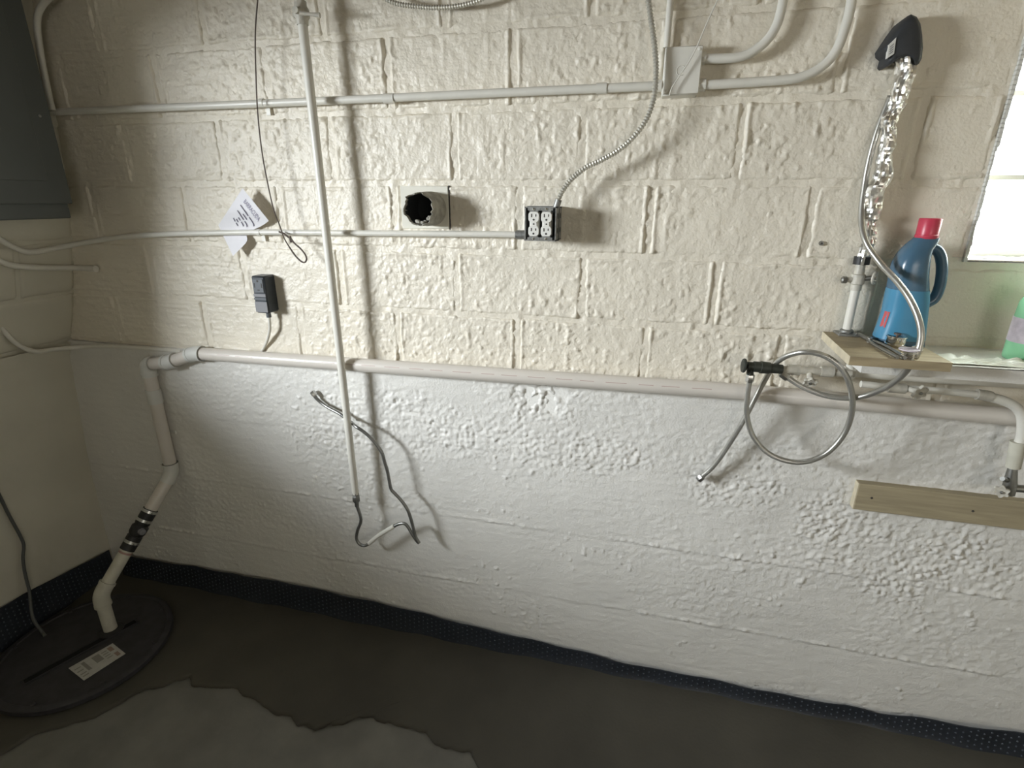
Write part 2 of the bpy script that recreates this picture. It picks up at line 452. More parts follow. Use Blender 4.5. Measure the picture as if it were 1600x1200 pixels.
# poured concrete lower wall with board marks and honeycombed patches
def blob(x, z, u, v, ru, rv):
    c = W(u, v); ex = W(u + ru, v)[0] - c[0]; ez = c[2] - W(u, v + rv)[2]
    q = np.sqrt(((x - c[0]) / ex) ** 2 + ((z - c[2]) / ez) ** 2) + .35 * fbm(x * 12, z * 12, 71, 3)
    return 1 - sstep(.35, 1.25, q)
def conc_height(x, z):
    h = .012 + .0014 * fbm(x * 6, z * 9, 101, 3) + .0010 * fbm(x * 18, z * 80, 103, 2) + .0022 * fbm(x * 75, z * 100, 105, 2) * (.3 + .7 * sstep(-.15, .35, fbm(x * 3.3, z * 5, 125, 2)))
    for zs, a, w in ((.593, .0045, .006), (.297, .004, .007), (.89, .0010, .008)):
        wig = zs + .004 * fbm(x * 5, x * 0 + zs, 107, 3)
        brk = .35 + .65 * sstep(-.2, .3, fbm(x * 7, x * 0 + zs * 9, 109, 3))
        d = z - wig
        h = h + a * brk * np.exp(-(d / w) ** 2) * (.35 + 1.5 * np.clip(fbm(x * 70, z * 60, 127, 2) + .25, 0, 1)) - .0012 * brk * np.exp(-((d + .012) / .008) ** 2) + .0012 * sstep(-.010, .010, d)
    m = np.zeros_like(x)
    for p in ((600, 640, 120, 45), (700, 670, 200, 50), (840, 625, 110, 45), (520, 680, 90, 40), (900, 700, 150, 40), (1150, 740, 110, 60)):
        m = np.maximum(m, .85 * blob(x, z, *p))
    for p in ((1320, 830, 95, 80), (1400, 900, 85, 60), (1480, 870, 120, 60), (1290, 800, 60, 40)):
        m = np.maximum(m, 1.15 * blob(x, z, *p))
    for p in ((680, 900, 130, 25), (1100, 930, 160, 40), (450, 800, 150, 30), (560, 760, 110, 30)):
        m = np.maximum(m, .4 * blob(x, z, *p))
    m = m * (.55 + .45 * sstep(-.3, .2, fbm(x * 16, z * 22, 111, 2)))
    gr = np.clip(fbm(x * 98, z * 105, 113, 2) + .05, -.6, 1) * .0060
    worm = (np.abs(fbm(x * 75, z * 85, 117, 2)) - .18) * .0055
    scat = np.clip(fbm(x * 60, z * 65, 119, 2) - .45, 0, 1) * .012 * sstep(-.1, .5, fbm(x * 4, z * 6, 121, 2))
    h = h + m * (gr + worm) + scat
    pit = blob(x, z, 845, 618, 40, 26)
    h = h - .014 * pit * (.6 + fbm(x * 40, z * 40, 131, 2))
    return h
conc_map = lambda x, z, h: np.stack([x, -h, z], -1)
V1 = wall_grid(-2.46, 1.55, -.02, 1.168, .0046, conc_height, conc_map)
V2 = wall_grid(1.55, X1, -.02, 1.168, .010, conc_height, conc_map)
top = quad_box((-2.6, -.010, -.05), (X1, TH, 1.1675))
V, Fq = merge([V1, V2, top])
o3 = np.zeros(3)
link('concrete_base', mesh_np('concrete_base', V, Fq), 'concrete_paint', wall_back, o3, True, 180, recalc=False)['label'] = 'lower poured concrete with board marks and rough patches'

# left wall: bows inwards towards the top
_zl = [0, .3, .6, 1.1, 1.3, 1.5, 1.75, 2.1, 2.5]
_xl = [-2.43, -2.42, -2.40, -2.335, -2.25, -2.18, -2.12, -2.08, -2.06]
def xleft(z): return np.interp(z, _zl, _xl)
LW = (-1.90, -.96, 1.45, 2.08)            # window opening in the left wall: y0, y1, z0, z1
left_map = lambda y, z, h: np.stack([xleft(z) + h, y, z], -1)
def left_h(y, z): return .003 * fbm(y * 8, z * 8, 201, 3) - .004
def left_grid(y0, y1, z0, z1, step): return wall_grid(y0, y1, z0, z1, step, left_h, left_map)
parts = [left_grid(-.96, .02, 1.1, ZC, .015), left_grid(YB, LW[0], -.02, ZC, .1), left_grid(-.97, -.96, -.02, ZC, .1),
         left_grid(LW[0], LW[1], -.02, LW[2], .1), left_grid(LW[0], LW[1], LW[3], ZC, .1)]
# masonry thickness and the reveals of that window
parts += [quad_box((-2.60, YB, -.05), (-2.45, .05, 1.0)), quad_box((-2.45, YB, 1.0), (-2.36, LW[0], ZC)),
          quad_box((-2.45, LW[1], 1.0), (-2.36, .05, ZC)), quad_box((-2.45, LW[0], 1.0), (-2.36, LW[1], LW[2])),
          quad_box((-2.45, LW[0], LW[3]), (-2.20, LW[1], ZC))]
def reveal(y):
    z = np.linspace(LW[2], LW[3], 8)
    a = np.stack([xleft(z), z * 0 + y, z], -1); b = np.stack([z * 0 - 2.45, z * 0 + y, z], -1)
    return grid_mesh(np.stack([a, b], 1))
parts += [reveal(LW[0]), reveal(LW[1]), quad_box((-2.45, LW[0], LW[2] - .02), (-2.20, LW[1], LW[2]))]
V, Fq = merge(parts)
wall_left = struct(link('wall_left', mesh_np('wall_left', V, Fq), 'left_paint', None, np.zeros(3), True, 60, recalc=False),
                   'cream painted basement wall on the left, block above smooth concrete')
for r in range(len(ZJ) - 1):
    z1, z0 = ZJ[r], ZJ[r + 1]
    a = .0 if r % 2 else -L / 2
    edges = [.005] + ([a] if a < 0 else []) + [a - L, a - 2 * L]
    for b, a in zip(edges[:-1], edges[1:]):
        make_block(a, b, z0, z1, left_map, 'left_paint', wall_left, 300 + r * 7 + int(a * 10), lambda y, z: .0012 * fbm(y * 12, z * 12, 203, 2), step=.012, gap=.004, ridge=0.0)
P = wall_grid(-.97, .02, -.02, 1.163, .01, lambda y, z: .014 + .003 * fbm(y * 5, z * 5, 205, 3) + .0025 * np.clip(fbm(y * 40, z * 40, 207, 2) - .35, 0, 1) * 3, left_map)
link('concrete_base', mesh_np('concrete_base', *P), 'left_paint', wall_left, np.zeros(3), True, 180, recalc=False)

# other walls, ceiling (out of frame)
struct(MB().box((X1, YB, -.05), (X1 + .2, .05, ZC)).build('wall_right', 'plaster_room', origin=(0, 0, 0)))
m = MB()
RW = (1.0, 2.4, 1.35, 2.15)
m.box((X0 - .3, YB - .2, -.05), (RW[0], YB, ZC)).box((RW[1], YB - .2, -.05), (X1 + .2, YB, ZC))
m.box((RW[0], YB - .2, -.05), (RW[1], YB, RW[2])).box((RW[0], YB - .2, RW[3]), (RW[1], YB, ZC))
struct(m.build('wall_rear', 'plaster_room', origin=(0, 0, 0)))
m = MB().box((X0 - .3, YB - .2, ZC), (X1 + .2, .3, ZC + .1))
struct(m.build('ceiling', 'ceiling_wood', origin=(0, 0, 0)))

# floor: old slab, with a skim of fresh cement along the walls
Vf = wall_grid(-2.5, X1, YB, .05, .03, lambda x, y: .002 * fbm(x * 6, y * 6, 301, 3), lambda x, y, h: np.stack([x, y, h - .006], -1))
box = quad_box((-2.6, YB, -.2), (X1, .1, -.02))
floor = struct(link('floor', mesh_np('floor', *merge([Vf, box])), 'old_slab', None, np.zeros(3), True, 60, recalc=False), 'worn grey concrete basement floor slab')
edge_px = [(-260, 1290), (-120, 1235), (0, 1180), (50, 1150), (100, 1135), (150, 1120), (200, 1092), (225, 1078), (255, 1073), (280, 1062), (297, 1056),
           (302, 1070), (330, 1073), (352, 1072), (372, 1076), (380, 1085), (395, 1091), (410, 1103), (430, 1115), (455, 1120), (462, 1132),
           (480, 1134), (492, 1142), (512, 1134), (540, 1130), (556, 1120), (580, 1120), (600, 1128), (640, 1135), (662, 1145), (678, 1162),
           (700, 1168), (735, 1176), (745, 1195), (800, 1240), (900, 1290), (1050, 1310), (1200, 1360), (1500, 1440)]
E2 = np.array([FL(*p)[:2] for p in edge_px])
d = np.r_[0, np.cumsum(np.linalg.norm(np.diff(E2, axis=0), axis=1))]
sN = np.linspace(0, d[-1], 460)
E2 = np.stack([np.interp(sN, d, E2[:, 0]), np.interp(sN, d, E2[:, 1])], 1)
E2[:, 1] += .010 * fbm(sN * 22, sN * 0, 311, 3); E2[:, 0] += .006 * fbm(sN * 30, sN * 0 + 5, 313, 3)
B2 = np.stack([np.linspace(-2.44, 2.2, 460), np.full(460, .01)], 1)
tt = np.r_[0, .004, .02, np.linspace(.06, 1, 22)]
P = E2[None] + (B2 - E2)[None] * tt[:, None, None]
prof = np.r_[-.004, .004, .0075, np.full(22, .009)][:, None] + .0012 * fbm(P[..., 0] * 9, P[..., 1] * 9, 317, 3)
P = np.concatenate([P, prof[..., None]], -1)
cem = link('cement_skim', mesh_np('cement_skim', *grid_mesh(P)), 'fresh_cement', floor, np.zeros(3), True, 180, recalc=False)
cem['label'] = 'dark fresh cement strip with ragged edge'

# ---------------------------------------------------------------- window at the right
win = bpy.data.objects.new('window_1', None); COL.objects.link(win); win.location = (WX0, .11, WZ0); ORG[win.name] = (WX0, .11, WZ0)
struct(win, 'bright window of small panes at the right edge')
fy0, fy1 = .085, .125
m = MB()
m.box((WX0 - .02, fy0, WZ0), (WX0 + .008, fy1, WZ1)).box((WX1 - .028, fy0, WZ0), (WX1, fy1, WZ1))
m.box((WX0, fy0, WZ0), (WX1, fy1, WZ0 + .025)).box((WX0, fy0, WZ1 - .03), (WX1, fy1, WZ1))
m.build('window_frame', 'window_paint', win, smooth=False)
zm = [1.79, 1.985, 2.18]; xm = [WX0 + .28, WX0 + .57]
for z in zm: MB().box((WX0 + .02, fy0 + .005, z - .006), (WX1 - .02, fy1 - .005, z + .006)).build('muntin', 'window_paint', win, smooth=False)
for x in xm: MB().box((x - .006, fy0 + .004, WZ0 + .02), (x + .006, fy1 - .004, WZ1 - .02)).build('muntin', 'window_paint', win, smooth=False)
zz = [WZ0 + .02] + zm + [WZ1 - .02]; xx = [WX0 + .02] + xm + [WX1 - .02]
for i in range(4):
    for j in range(3):
        MB().box((xx[j] + .005, .103, zz[i] + .005), (xx[j + 1] - .005, .106, zz[i + 1] - .005)).build('pane', 'glass', win, smooth=False)
V, Fq = wall_grid(WX0 - .03, WX1 + .02, -.012, .085, .006, lambda x, y: .010 + .004 * fbm(x * 40, y * 40, 401, 3), lambda x, y, h: np.stack([x, y, WZ0 + h], -1))
sill = link('sill', mesh_np('sill', V - np.array(ORG[win.name]), Fq), 'window_paint', win, np.zeros(3), True, 180, recalc=False)
m = MB()
zs = np.linspace(WZ0, WZ1, 80)
for k, z in enumerate(zs[:-1]):
    w = .003 + .004 * float(fbm(np.array([z * 30.]), np.array([3.]), 411, 3)[0])
    m.box((WX0 - .003, -.008, z), (WX0 + w, .02, zs[k + 1] + .001))
m.build('jamb_edge', 'window_paint', win)

# concrete ledge under the window
LZ = 1.357
V, Fq = wall_grid(.545, 1.72, 0, .205, .006, lambda x, y: .0025 * fbm(x * 20, y * 20, 421, 3), lambda x, y, h: np.stack([x, -y, LZ + h], -1))
bx = quad_box((.545, -.203, LZ - .035), (1.72, .006, LZ - .003))
struct(link('trim_1', mesh_np('trim_1', *merge([(V, Fq), bx])), 'concrete_paint', None, np.zeros(3), True, 60), 'painted ledge below the window')

# ================================================================ THINGS
def tube_thing(name, pts, r, material, label, cat, group=None, seg=12):
    return tag(MB().tube(pts, r, seg).build(name, material, smooth=True, angle=60), label, cat, group)
def seg_between(a, b, t0, t1): a = np.array(a); b = np.array(b); return [a + (b - a) * t0, a + (b - a) * t1]
def strap(parent, p, r, direction, material='conduit_paint', width=.014):
    """one-hole pipe strap: saddle over a conduit with a flat ear and screw"""
    d = np.array(direction, float); d /= np.linalg.norm(d); n = np.array((0, -1.0, 0)); up = np.cross(d, n)
    m = MB(); p = np.array(p)
    m.tube([p - d * width / 2, p + d * width / 2], r + .0018, 14)
    R = np.stack([d, up, n], 1)
    m.box((-width / 2, 0, -.002), (width / 2, r + .020, .001), R, p + np.array((0, -p[1] - .008, 0)))
    return m.build('strap', material, parent)

# ---- conduit from panel to junction box
pts = spline(WP([(82, 175), (260, 168), (500, 158), (760, 146), (1034, 134)], .032), 8)
t = thing('conduit', pts[-1], 'long straight white conduit running from the grey panel to the junction box', 'conduit')
MB().tube(pts, .0112, 14).build('pipe', 'conduit_paint', t)
for u, v in ((608, 154), (940, 138)):
    p = W(u, v, .032); q = W(u + 14, v - .5, .032)
    MB().tube([p - (q - p) * .6, p + (q - p) * .6], .0135, 14).build('coupling', 'conduit_paint', t)
for u, v in ((410, 161),):
    strap(t, W(u, v, .032), .0112, (1, 0, 0))
p = W(1022, 134.5, .032); q = W(1034, 134, .032)
MB().tube([p, q], .015, 12).build('connector', 'conduit_paint', t)

# ---- conduit from the left wall to the outlet box
L1 = [(-60, 318), (-25, 352), (0, 374), (25, 388), (50, 394), (90, 387)]
pts = [XL(u, v, xleft(1.55) + .03) for u, v in L1] + WP([(150, 376), (200, 369.5), (260, 366), (330, 364)], .03) + WP([(420, 363), (600, 364.5), (760, 366), (818, 367)], .026)
t = thing('conduit', pts[-1], 'white conduit bending off the left wall and running to the four-socket outlet box', 'conduit')
MB().tube(spline(pts, 8), .0095, 12).build('pipe', 'conduit_paint', t)
strap(t, W(405, 363.3, .026), .0095, (1, 0, 0))
p, q = W(806, 366.6, .026), W(822, 367, .026)
MB().tube([p, q], .0135, 12).build('connector', 'galvanised', t)

# ---- short stub conduit entering the corner
pts = [XL(u, v, xleft(1.5) + .025) for u, v in [(-60, 360), (-25, 392), (0, 408), (22, 415), (60, 418)]] + WP([(118, 418.5), (150, 420)], .02)
t = thing('conduit', pts[-1], 'short white conduit on the left wall ending in the corner', 'conduit')
MB().tube(spline(pts, 8), .0105, 12).build('pipe', 'conduit_paint', t)
MB().tube([pts[-2] * .4 + pts[-1] * .6, pts[-1]], .0125, 12).build('end_collar', 'conduit_paint', t)

# ---- low cable that passes behind the drain pipe
pts = [XL(u, v, xleft(1.18) + .035) for u, v in [(-40, 470), (-10, 497), (10, 522), (30, 540), (55, 549), (85, 546)]] + WP([(135, 541.5), (180, 541)], .025) + [W(230, 544.5, .016), W(262, 547, .011), W(284, 549, .010)]
tube_thing('painted_cable', spline(pts, 8), .0088, 'conduit_paint', 'white painted cable low on the left wall running behind the drain elbow', 'cable')

# ---- conduit in the corner above the panel edge
pts = WP([(86, -12), (70, 3), (60, 20), (58, 42), (62, 75), (68, 110), (76, 150), (82, 172)], .06)
tube_thing('conduit', spline(pts, 6), .0105, 'conduit_paint', 'short curved conduit rising in the dark corner beside the grey panel', 'conduit')

# ---- electrical panel on the left wall
px_, pf = xleft(1.7), -1.965
y1, y0, zb, zt = -.125, -.52, 1.660, 2.44
t = thing('electrical_panel', (px_ + .05, (y0 + y1) / 2, zb), 'dark grey electrical panel box mounted high on the left wall', 'panel')
MB().box((xleft(2.1) - .07, y0, zb), (pf - .012, y1, zt), bev=.004).build('cabinet', 'panel_grey', t)
cv = MB().box((pf - .012, y0 - .008, zb + .048), (pf, y1 + .008, zt), bev=.003).build('cover', 'panel_grey', t)
MB().box((pf, y0 + .05, zb + .12), (pf + .004, y1 - .06, zt - .05), bev=.0015).build('door', 'panel_grey', t)
MB().lathe([(.005, 0), (.005, .002), (.003, .0035), (0, .0035)], (pf, y1 - .03, zb + .32), (1, 0, 0), 10).build('screw', 'dull_steel', t)

# ---- vertical gas pipe with valve and loose tube
GX = W(514, 400, .084)[0]
zt_, zb_ = W(466, -20, .084)[2], W(558, 772, .084)[2]
top_, bot_ = np.array((GX - .006, -.084, zt_)), np.array((GX + .006, -.084, zb_))
t = thing('gas_pipe', bot_, 'tall white painted vertical pipe with a shut-off valve at the top', 'pipe')
MB().tube([top_, bot_ * .5 + top_ * .5, bot_], [.0138, .0135, .0128], 16).build('pipe', 'conduit_paint', t)
vz = W(474, 20, .084)[2]; vx = GX - .005
c = np.array((vx, -.084, vz))
v = MB().tube([c + (0, 0, .028), c + (0, 0, .016), c + (0, 0, .010), c - (0, 0, .010), c - (0, 0, .016), c - (0, 0, .030)], [.017, .017, .022, .022, .0175, .0165], 8).build('valve', 'painted_fitting', t)
MB().tube([c, c + (0, -.030, 0)], .009, 10).build('stem', 'painted_fitting', v)
lev = MB(); a = c + (.012, -.026, -.008); b = W(500, 24, .10)
lev.tube([a, a * .5 + b * .5, b], [.006, .0045, .007], 8); lev.build('lever', 'painted_fitting', v)
MB().box(c + (-.024, -.012, -.012), c + (-.014, .012, .002), bev=.003).build('bracket', 'painted_fitting', t)
fz = zb_
fit = MB().lathe([(.0135, .006), (.0135, -.004), (.0115, -.006), (.015, -.012), (.015, -.028), (.012, -.032), (.0085, -.038), (.0085, -.052), (.006, -.056)], bot_, (0, 0, 1), 6).build('flare_fitting', 'gas_tube', t)
tp = [bot_ - (0, 0, .050)] + WP([(564, 812), (559, 828), (557, 841), (562, 850), (570, 852.5), (577, 849)], .084) + WP([(590, 838), (604, 829), (616, 822)], .086) + \
     WP([(624, 818.5), (632, 818), (638, 824), (645, 836), (652, 846), (655, 848.5)], .085)
tp2 = WP([(655, 848.5), (649, 838), (644, 818), (637, 797), (627, 782), (617, 771), (611, 764), (608, 750), (605, 735), (601, 722), (597, 708), (588, 694), (577, 682), (566, 673), (557, 667)], .085) + \
      WP([(545, 657)], .058) + WP([(530, 646)], .05) + WP([(515, 638)], .04) + WP([(503, 630), (494, 622), (490, 615)], .034)
tb = thing('gas_tube', W(655, 848, .085), 'loose bent grey metal tube hanging below the vertical white pipe', 'tube')
MB().tube(spline(tp[:7], 5), .0062, 10).build('lower_bend', 'gas_tube', tb)
MB().tube(spline(tp[6:10], 5), .0082, 10).build('sleeve', 'conduit_paint', tb)
MB().tube(spline(tp[9:], 5), .0062, 10).build('hook_bend', 'gas_tube', tb)
MB().tube(spline(tp2, 6), .0062, 10).build('rising_length', 'gas_tube', tb)
d = tp2[-1] - tp2[-3]; d /= np.linalg.norm(d)
nut = MB().lathe([(.007, -.012), (.0105, -.006), (.0105, .008), (.0085, .010), (.0085, .004), (0, .004)], tp2[-1], d, 6).build('flare_nut', 'steel', tb)

# ---- thin hanging wire with a hook
pts = WP([(404, -15), (399, 50), (400, 120), (403, 180), (409, 235), (417, 280), (427, 325), (437, 352), (444, 372), (452, 386)], .065)
t = thing('hanging_wire', pts[-1], 'thin brown wire hanging in front of the conduits, bent into a hook', 'wire')
MB().tube(spline(pts, 6), .0021, 7).build('strand', 'wire_brown', t)
pts = WP([(452, 386), (461, 399), (470, 408), (476, 410), (479, 405), (477, 398), (470, 389), (460, 380), (455, 373)], .065)
MB().tube(spline(pts, 6), .0028, 7).build('hook', 'wire_brown', t)
MB().tube(WP([(455, 379), (453, 369)], .065), .0042, 8).build('crimp', 'wire_brown', t)
MB().tube(WP([(436, 362), (444, 365), (451, 371)], .050), .003, 6).build('tie', 'wire_brown', t)

# ---- paper card tucked behind the conduit
A_, B_, E_, G_ = (379, 294), (420, 345), (364, 400), (341, 352)
def sheet(s, q, lift=0.0):
    u = (1 - s) * (1 - q) * A_[0] + s * (1 - q) * B_[0] + s * q * E_[0] + (1 - s) * q * G_[0]
    v = (1 - s) * (1 - q) * A_[1] + s * (1 - q) * B_[1] + s * q * E_[1] + (1 - s) * q * G_[1]
    dist = (v - 364) / 34.0
    off = .0155 + .030 * min(1, abs(dist)) ** 1.3 - .004 * (1 - s)
    if v > 364: off = .0155 + .026 * min(1, abs(dist)) ** 1.2
    pinch = math.exp(-((v - 364) / 9.0) ** 2)
    if s > .5: u -= 14 * pinch * (s - .5) * 2
    return W(u, v, off + lift)
n = 18
t = thing('paper_card', sheet(.5, .5), 'white printed paper card tucked behind the conduit', 'paper')
m = MB(); top = [sheet(i / n, j / n) for j in range(n + 1) for i in range(n + 1)]; bot = [sheet(i / n, j / n, -.0009) for j in range(n + 1) for i in range(n + 1)]
k = n + 1; fs = []
for j in range(n):
    for i in range(n):
        a = j * k + i; fs.append((a, a + 1, a + k + 1, a + k)); fs.append((a + k * k, a + k + k * k, a + k + 1 + k * k, a + 1 + k * k))
ring = list(range(k)) + [j * k + n for j in range(1, k)] + [n * k + i for i in range(n - 1, -1, -1)] + [j * k for j in range(n - 1, 0, -1)]
for i, a in enumerate(ring):
    b = ring[(i + 1) % len(ring)]; fs.append((a, b, b + k * k, a + k * k))
m.add(top + bot, fs); m.build('sheet', 'paper', t, angle=50)
def on_sheet(V, Fc, s0, s1, q0, q1, material, name):
    V = np.array(V); lo = V.min(0); hi = V.max(0)
    out = []
    for p in V:
        fs_ = (p[0] - lo[0]) / (hi[0] - lo[0]); ft = (p[1] - lo[1]) / (hi[1] - lo[1])
        out.append(sheet(s0 + (s1 - s0) * fs_, q1 + (q0 - q1) * ft, .0012))
    mm = MB(); mm.add(out, Fc); return mm.build(name, material, t, smooth=False)
on_sheet(*text_mesh('BARRACUDA'), .22, .82, .10, .19, 'ink_lilac', 'heading')
def text_bar(s0, s1, q0, th=.022):
    nn = 8; Vb = [(i / nn, j, 0) for j in (0, 1) for i in range(nn + 1)]
    Fb = [(i, i + 1, i + nn + 2, i + nn + 1) for i in range(nn)]
    on_sheet(Vb, Fb, s0, s1, q0, q0 + th, 'ink', 'text_line')
for s0, s1, q in ((.20, .54, .27), (.58, .86, .27), (.40, .58, .34), (.22, .52, .40), (.56, .74, .40), (.36, .46, .47), (.50, .64, .47), (.34, .44, .53), (.26, .36, .58), (.40, .50, .58)):
    text_bar(s0, s1, q)

# ---- black surface-mounted dryer receptacle
a, b = W(391, 431, .055), W(419, 490, .055)
xa, xb, za, zb = a[0], b[0] + .004, b[2], a[2]
t = thing('dryer_outlet', ((xa + xb) / 2, 0, za), 'black surface-mounted dryer outlet with a wire leaving its bottom', 'outlet')
MB().box((xa, -.055, za), (xb, .004, zb), bev=.005).build('housing', 'outlet_black', t)
w = xb - xa
fc = MB().box((xa + .006, -.0575, zb - .058), (xb - .006, -.054, zb - .010), bev=.0015).build('socket_face', 'outlet_grey', t)
cx = (xa + xb) / 2
m = MB().box((cx - .0155, -.0582, zb - .040), (cx - .0125, -.057, zb - .024)).box((cx + .0125, -.0582, zb - .040), (cx + .0155, -.057, zb - .024))
m.box((cx - .004, -.0582, zb - .050), (cx + .004, -.057, zb - .0465)).lathe([(.004, 0), (.004, .001), (0, .001)], (cx, -.0572, zb - .017), (0, -1, 0), 8)
m.build('slot', 'slot', fc, smooth=False)
MB().box((xa + .003, -.0572, zb - .072), (xb - .003, -.0545, zb - .062)).build('ridge', 'outlet_plate', t)
MB().box((xa + .003, -.0568, zb - .083), (xb - .003, -.0545, zb - .076)).build('ridge', 'outlet_grey', t)
MB().box((xa + .003, -.0566, za + .004), (xb - .003, -.0545, zb - .090)).build('label_plate', 'outlet_plate', t)
pts = [W(419, 486, .030), W(421, 500, .030), W(421.5, 515, .028), W(418, 530, .018), W(413, 542, .008), W(409, 549, .0065)]
MB().tube(spline(pts, 6), .0055, 10).build('wire', 'conduit_paint', t)
MB().tube([pts[0], pts[1] * .7 + pts[0] * .3], .0085, 10).build('cable_clamp', 'outlet_grey', t)

# ---- broken clay pipe stub set in a smooth patch
a, b = W(626, 289), W(703, 358)
m = MB()
n = 14
t = thing('pipe_stub', W(660, 355, .0), 'broken clay pipe stub with dark opening in a smooth square patch', 'pipe')
MB().box((a[0], -.0068, b[2]), (b[0], .02, a[2] - .003), bev=.0015).build('patch', 'patch_plaster', t)
MB().box((b[0] + .0002, -.0045, b[2] - .002), (b[0] + .0038, .02, a[2] - .002)).build('patch_joint', 'slot', t)
cc = W(651, 327, .1); cx, cz = cc[0] + .004, cc[2]
seg = 40; rings_o = []; rings_i = []
rnd = [random.random() for _ in range(seg)]
for k in range(seg):
    pass
sm = [float(v_) for v_ in fbm(np.arange(seg) * .55, np.zeros(seg), 811, 3)]
def ring(r, y, jag=0.0, wob=.0):
    return [np.array((cx + .006 * (1 - (-y) / .1) + (r + wob * sm[(k * 3) % seg]) * math.cos(2 * math.pi * k / seg),
                      y + jag * sm[k], cz + (r + wob * sm[(k + 9) % seg]) * 1.03 * math.sin(2 * math.pi * k / seg))) for k in range(seg)]
m = MB().loft([ring(.0495, 0.004), ring(.049, -.045), ring(.047, -.048), ring(.0475, -.07), ring(.0465, -.098, .016, .003), ring(.0435, -.096, .020, .004), ring(.042, -.07), ring(.042, .002)], caps=False)
m.build('pipe_wall', 'clay', t, angle=50)
m = MB().loft([ring(.0428, -.090, .016, .003), ring(.0415, -.07), ring(.041, -.02), ring(.0001, -.018)], caps=False); m.build('dark_lining', 'stub_dark', t)
m = MB()
for k in range(7):
    th = -1.9 + k * .2 + random.uniform(-.1, .1); r = .038 + random.uniform(-.003, .002)
    p = np.array((cx + r * math.cos(th), -.086 + random.uniform(-.012, .01), cz + r * math.sin(th)))
    s_ = random.uniform(.003, .0065)
    m.box(p - s_, p + s_ * np.array((1.3, 1, .8)), bev=s_ * .4)
m.build('mortar_crumbs', 'clay', t)

# ---- four-socket metal outlet box with armoured cable
D = .098
a, b = W(820, 323, D), W(868, 377, D)
xa, xb, za, zb = a[0], b[0], b[2], a[2]
t = thing('outlet_box', ((xa + xb) / 2, 0, za), 'galvanised metal box holding four white sockets, no cover plate', 'outlet')
m = MB(); th = .003
m.box((xa, -D, za), (xa + th, .004, zb)).box((xb - th, -D, za), (xb, .004, zb)).box((xa, -D, za), (xb, .004, za + th)).box((xa, -D, zb - th), (xb, .004, zb))
m.build('box_shell', 'galvanised', t, smooth=False)
MB().box((xa + .002, -.058, za + .002), (xb - .002, -.02, zb - .002)).build('box_interior', 'galvanised_dark', t)
MB().box((xa - .0015, -.056, za - .0015), (xb + .0015, -.050, zb + .0015)).build('extension_seam', 'galvanised_dark', t)
for kx in (0, 1):
    for kz in (0, 1):
        MB().lathe([(.008, 0), (.008, .0012), (0, .0012)], (xb, -.028 - kz * .045, za + .028 + kx * .04), (1, 0, 0), 14).build('knockout', 'galvanised_dark', t)
for k in range(2):
    cxr = xa + (xb - xa) * (.30 if k == 0 else .70); czr = (za + zb) / 2
    y = -D
    rec = MB().box((cxr - .0125, y + .0, czr - .032), (cxr + .0125, y + .03, czr + .032)).build('receptacle', 'outlet_white', t, smooth=False)
    for z0_, z1_ in ((zb - .017, zb - .001), (za + .001, za + .017)):
        zm_ = zb - .006 if z0_ > czr else za + .006
        MB().add([(cxr + x_, yy, z_) for yy in (y - .003, y - .0008) for x_, z_ in ((-.0125, z0_), (.0125, z0_), (.0125, zm_ - .004), (.018, zm_ - .004), (.018, zm_ + .004), (-.018, zm_ + .004), (-.018, zm_ - .004), (-.0125, zm_ - .004))] if z0_ > czr else
                 [(cxr + x_, yy, z_) for yy in (y - .003, y - .0008) for x_, z_ in ((-.0125, z1_), (.0125, z1_), (.0125, zm_ + .004), (.018, zm_ + .004), (.018, zm_ - .004), (-.018, zm_ - .004), (-.018, zm_ + .004), (-.0125, zm_ + .004))],
                 [tuple(range(8)), tuple(range(15, 7, -1))] + [(i, (i + 1) % 8, 8 + (i + 1) % 8, 8 + i) for i in range(8)]).build('strap', 'galvanised', rec, smooth=False)
    for s in (-1, 1):
        cz2 = czr + s * .0192
        prof = []
        ringp = []
        for q in range(28):
            th_ = 2 * math.pi * q / 28
            ringp.append((max(-.0152, min(.0152, .0172 * math.cos(th_))), max(-.0142, min(.0142, .0172 * math.sin(th_)))))
        m = MB().loft([[np.array((cxr + p_[0], y + .004, cz2 + p_[1])) for p_ in ringp], [np.array((cxr + p_[0], y - .0045, cz2 + p_[1])) for p_ in ringp],
                       [np.array((cxr + p_[0] * .94, y - .0055, cz2 + p_[1] * .94)) for p_ in ringp]])
        m.build('socket', 'outlet_white', rec)
        MB().box((cxr - .0075, y - .0063, cz2 - .0005), (cxr - .0050, y - .0054, cz2 + .0085)).box((cxr + .0048, y - .0063, cz2 + .001), (cxr + .0070, y - .0054, cz2 + .0075)).lathe([(.0028, 0), (.0028, .0008), (0, .0008)], (cxr, y - .0055, cz2 - .0072), (0, -1, 0), 10).build('slot', 'slot', rec, smooth=False)
    MB().box((cxr - .009, y - .0042, czr - .006), (cxr + .009, y + .004, czr + .006), bev=.001).build('bridge', 'outlet_white', rec)
    MB().lathe([(.0022, 0), (.0022, .0009), (0, .0009)], (cxr, y - .0042, czr), (0, -1, 0), 10).build('centre_screw', 'slot', rec)
    for zz_ in (zb - .0065, za + .0065):
        MB().lathe([(.0034, 0), (.0034, .0012), (.002, .0026), (0, .0028)], (cxr - .001, y - .003, zz_), (0, -1, 0), 12).build('screw', 'chrome', rec)
def armoured(pts, r, name, label, extra=None):
    P = resample(spline(pts, 12), .0038)
    rr = r * (1 + .19 * np.where(np.arange(len(P)) % 2 == 0, 1, -1))
    t = thing(name, P[-1], label, 'cable')
    MB().tube(P, rr, 12).build('armour', 'armour', t, angle=15)
    return t, P
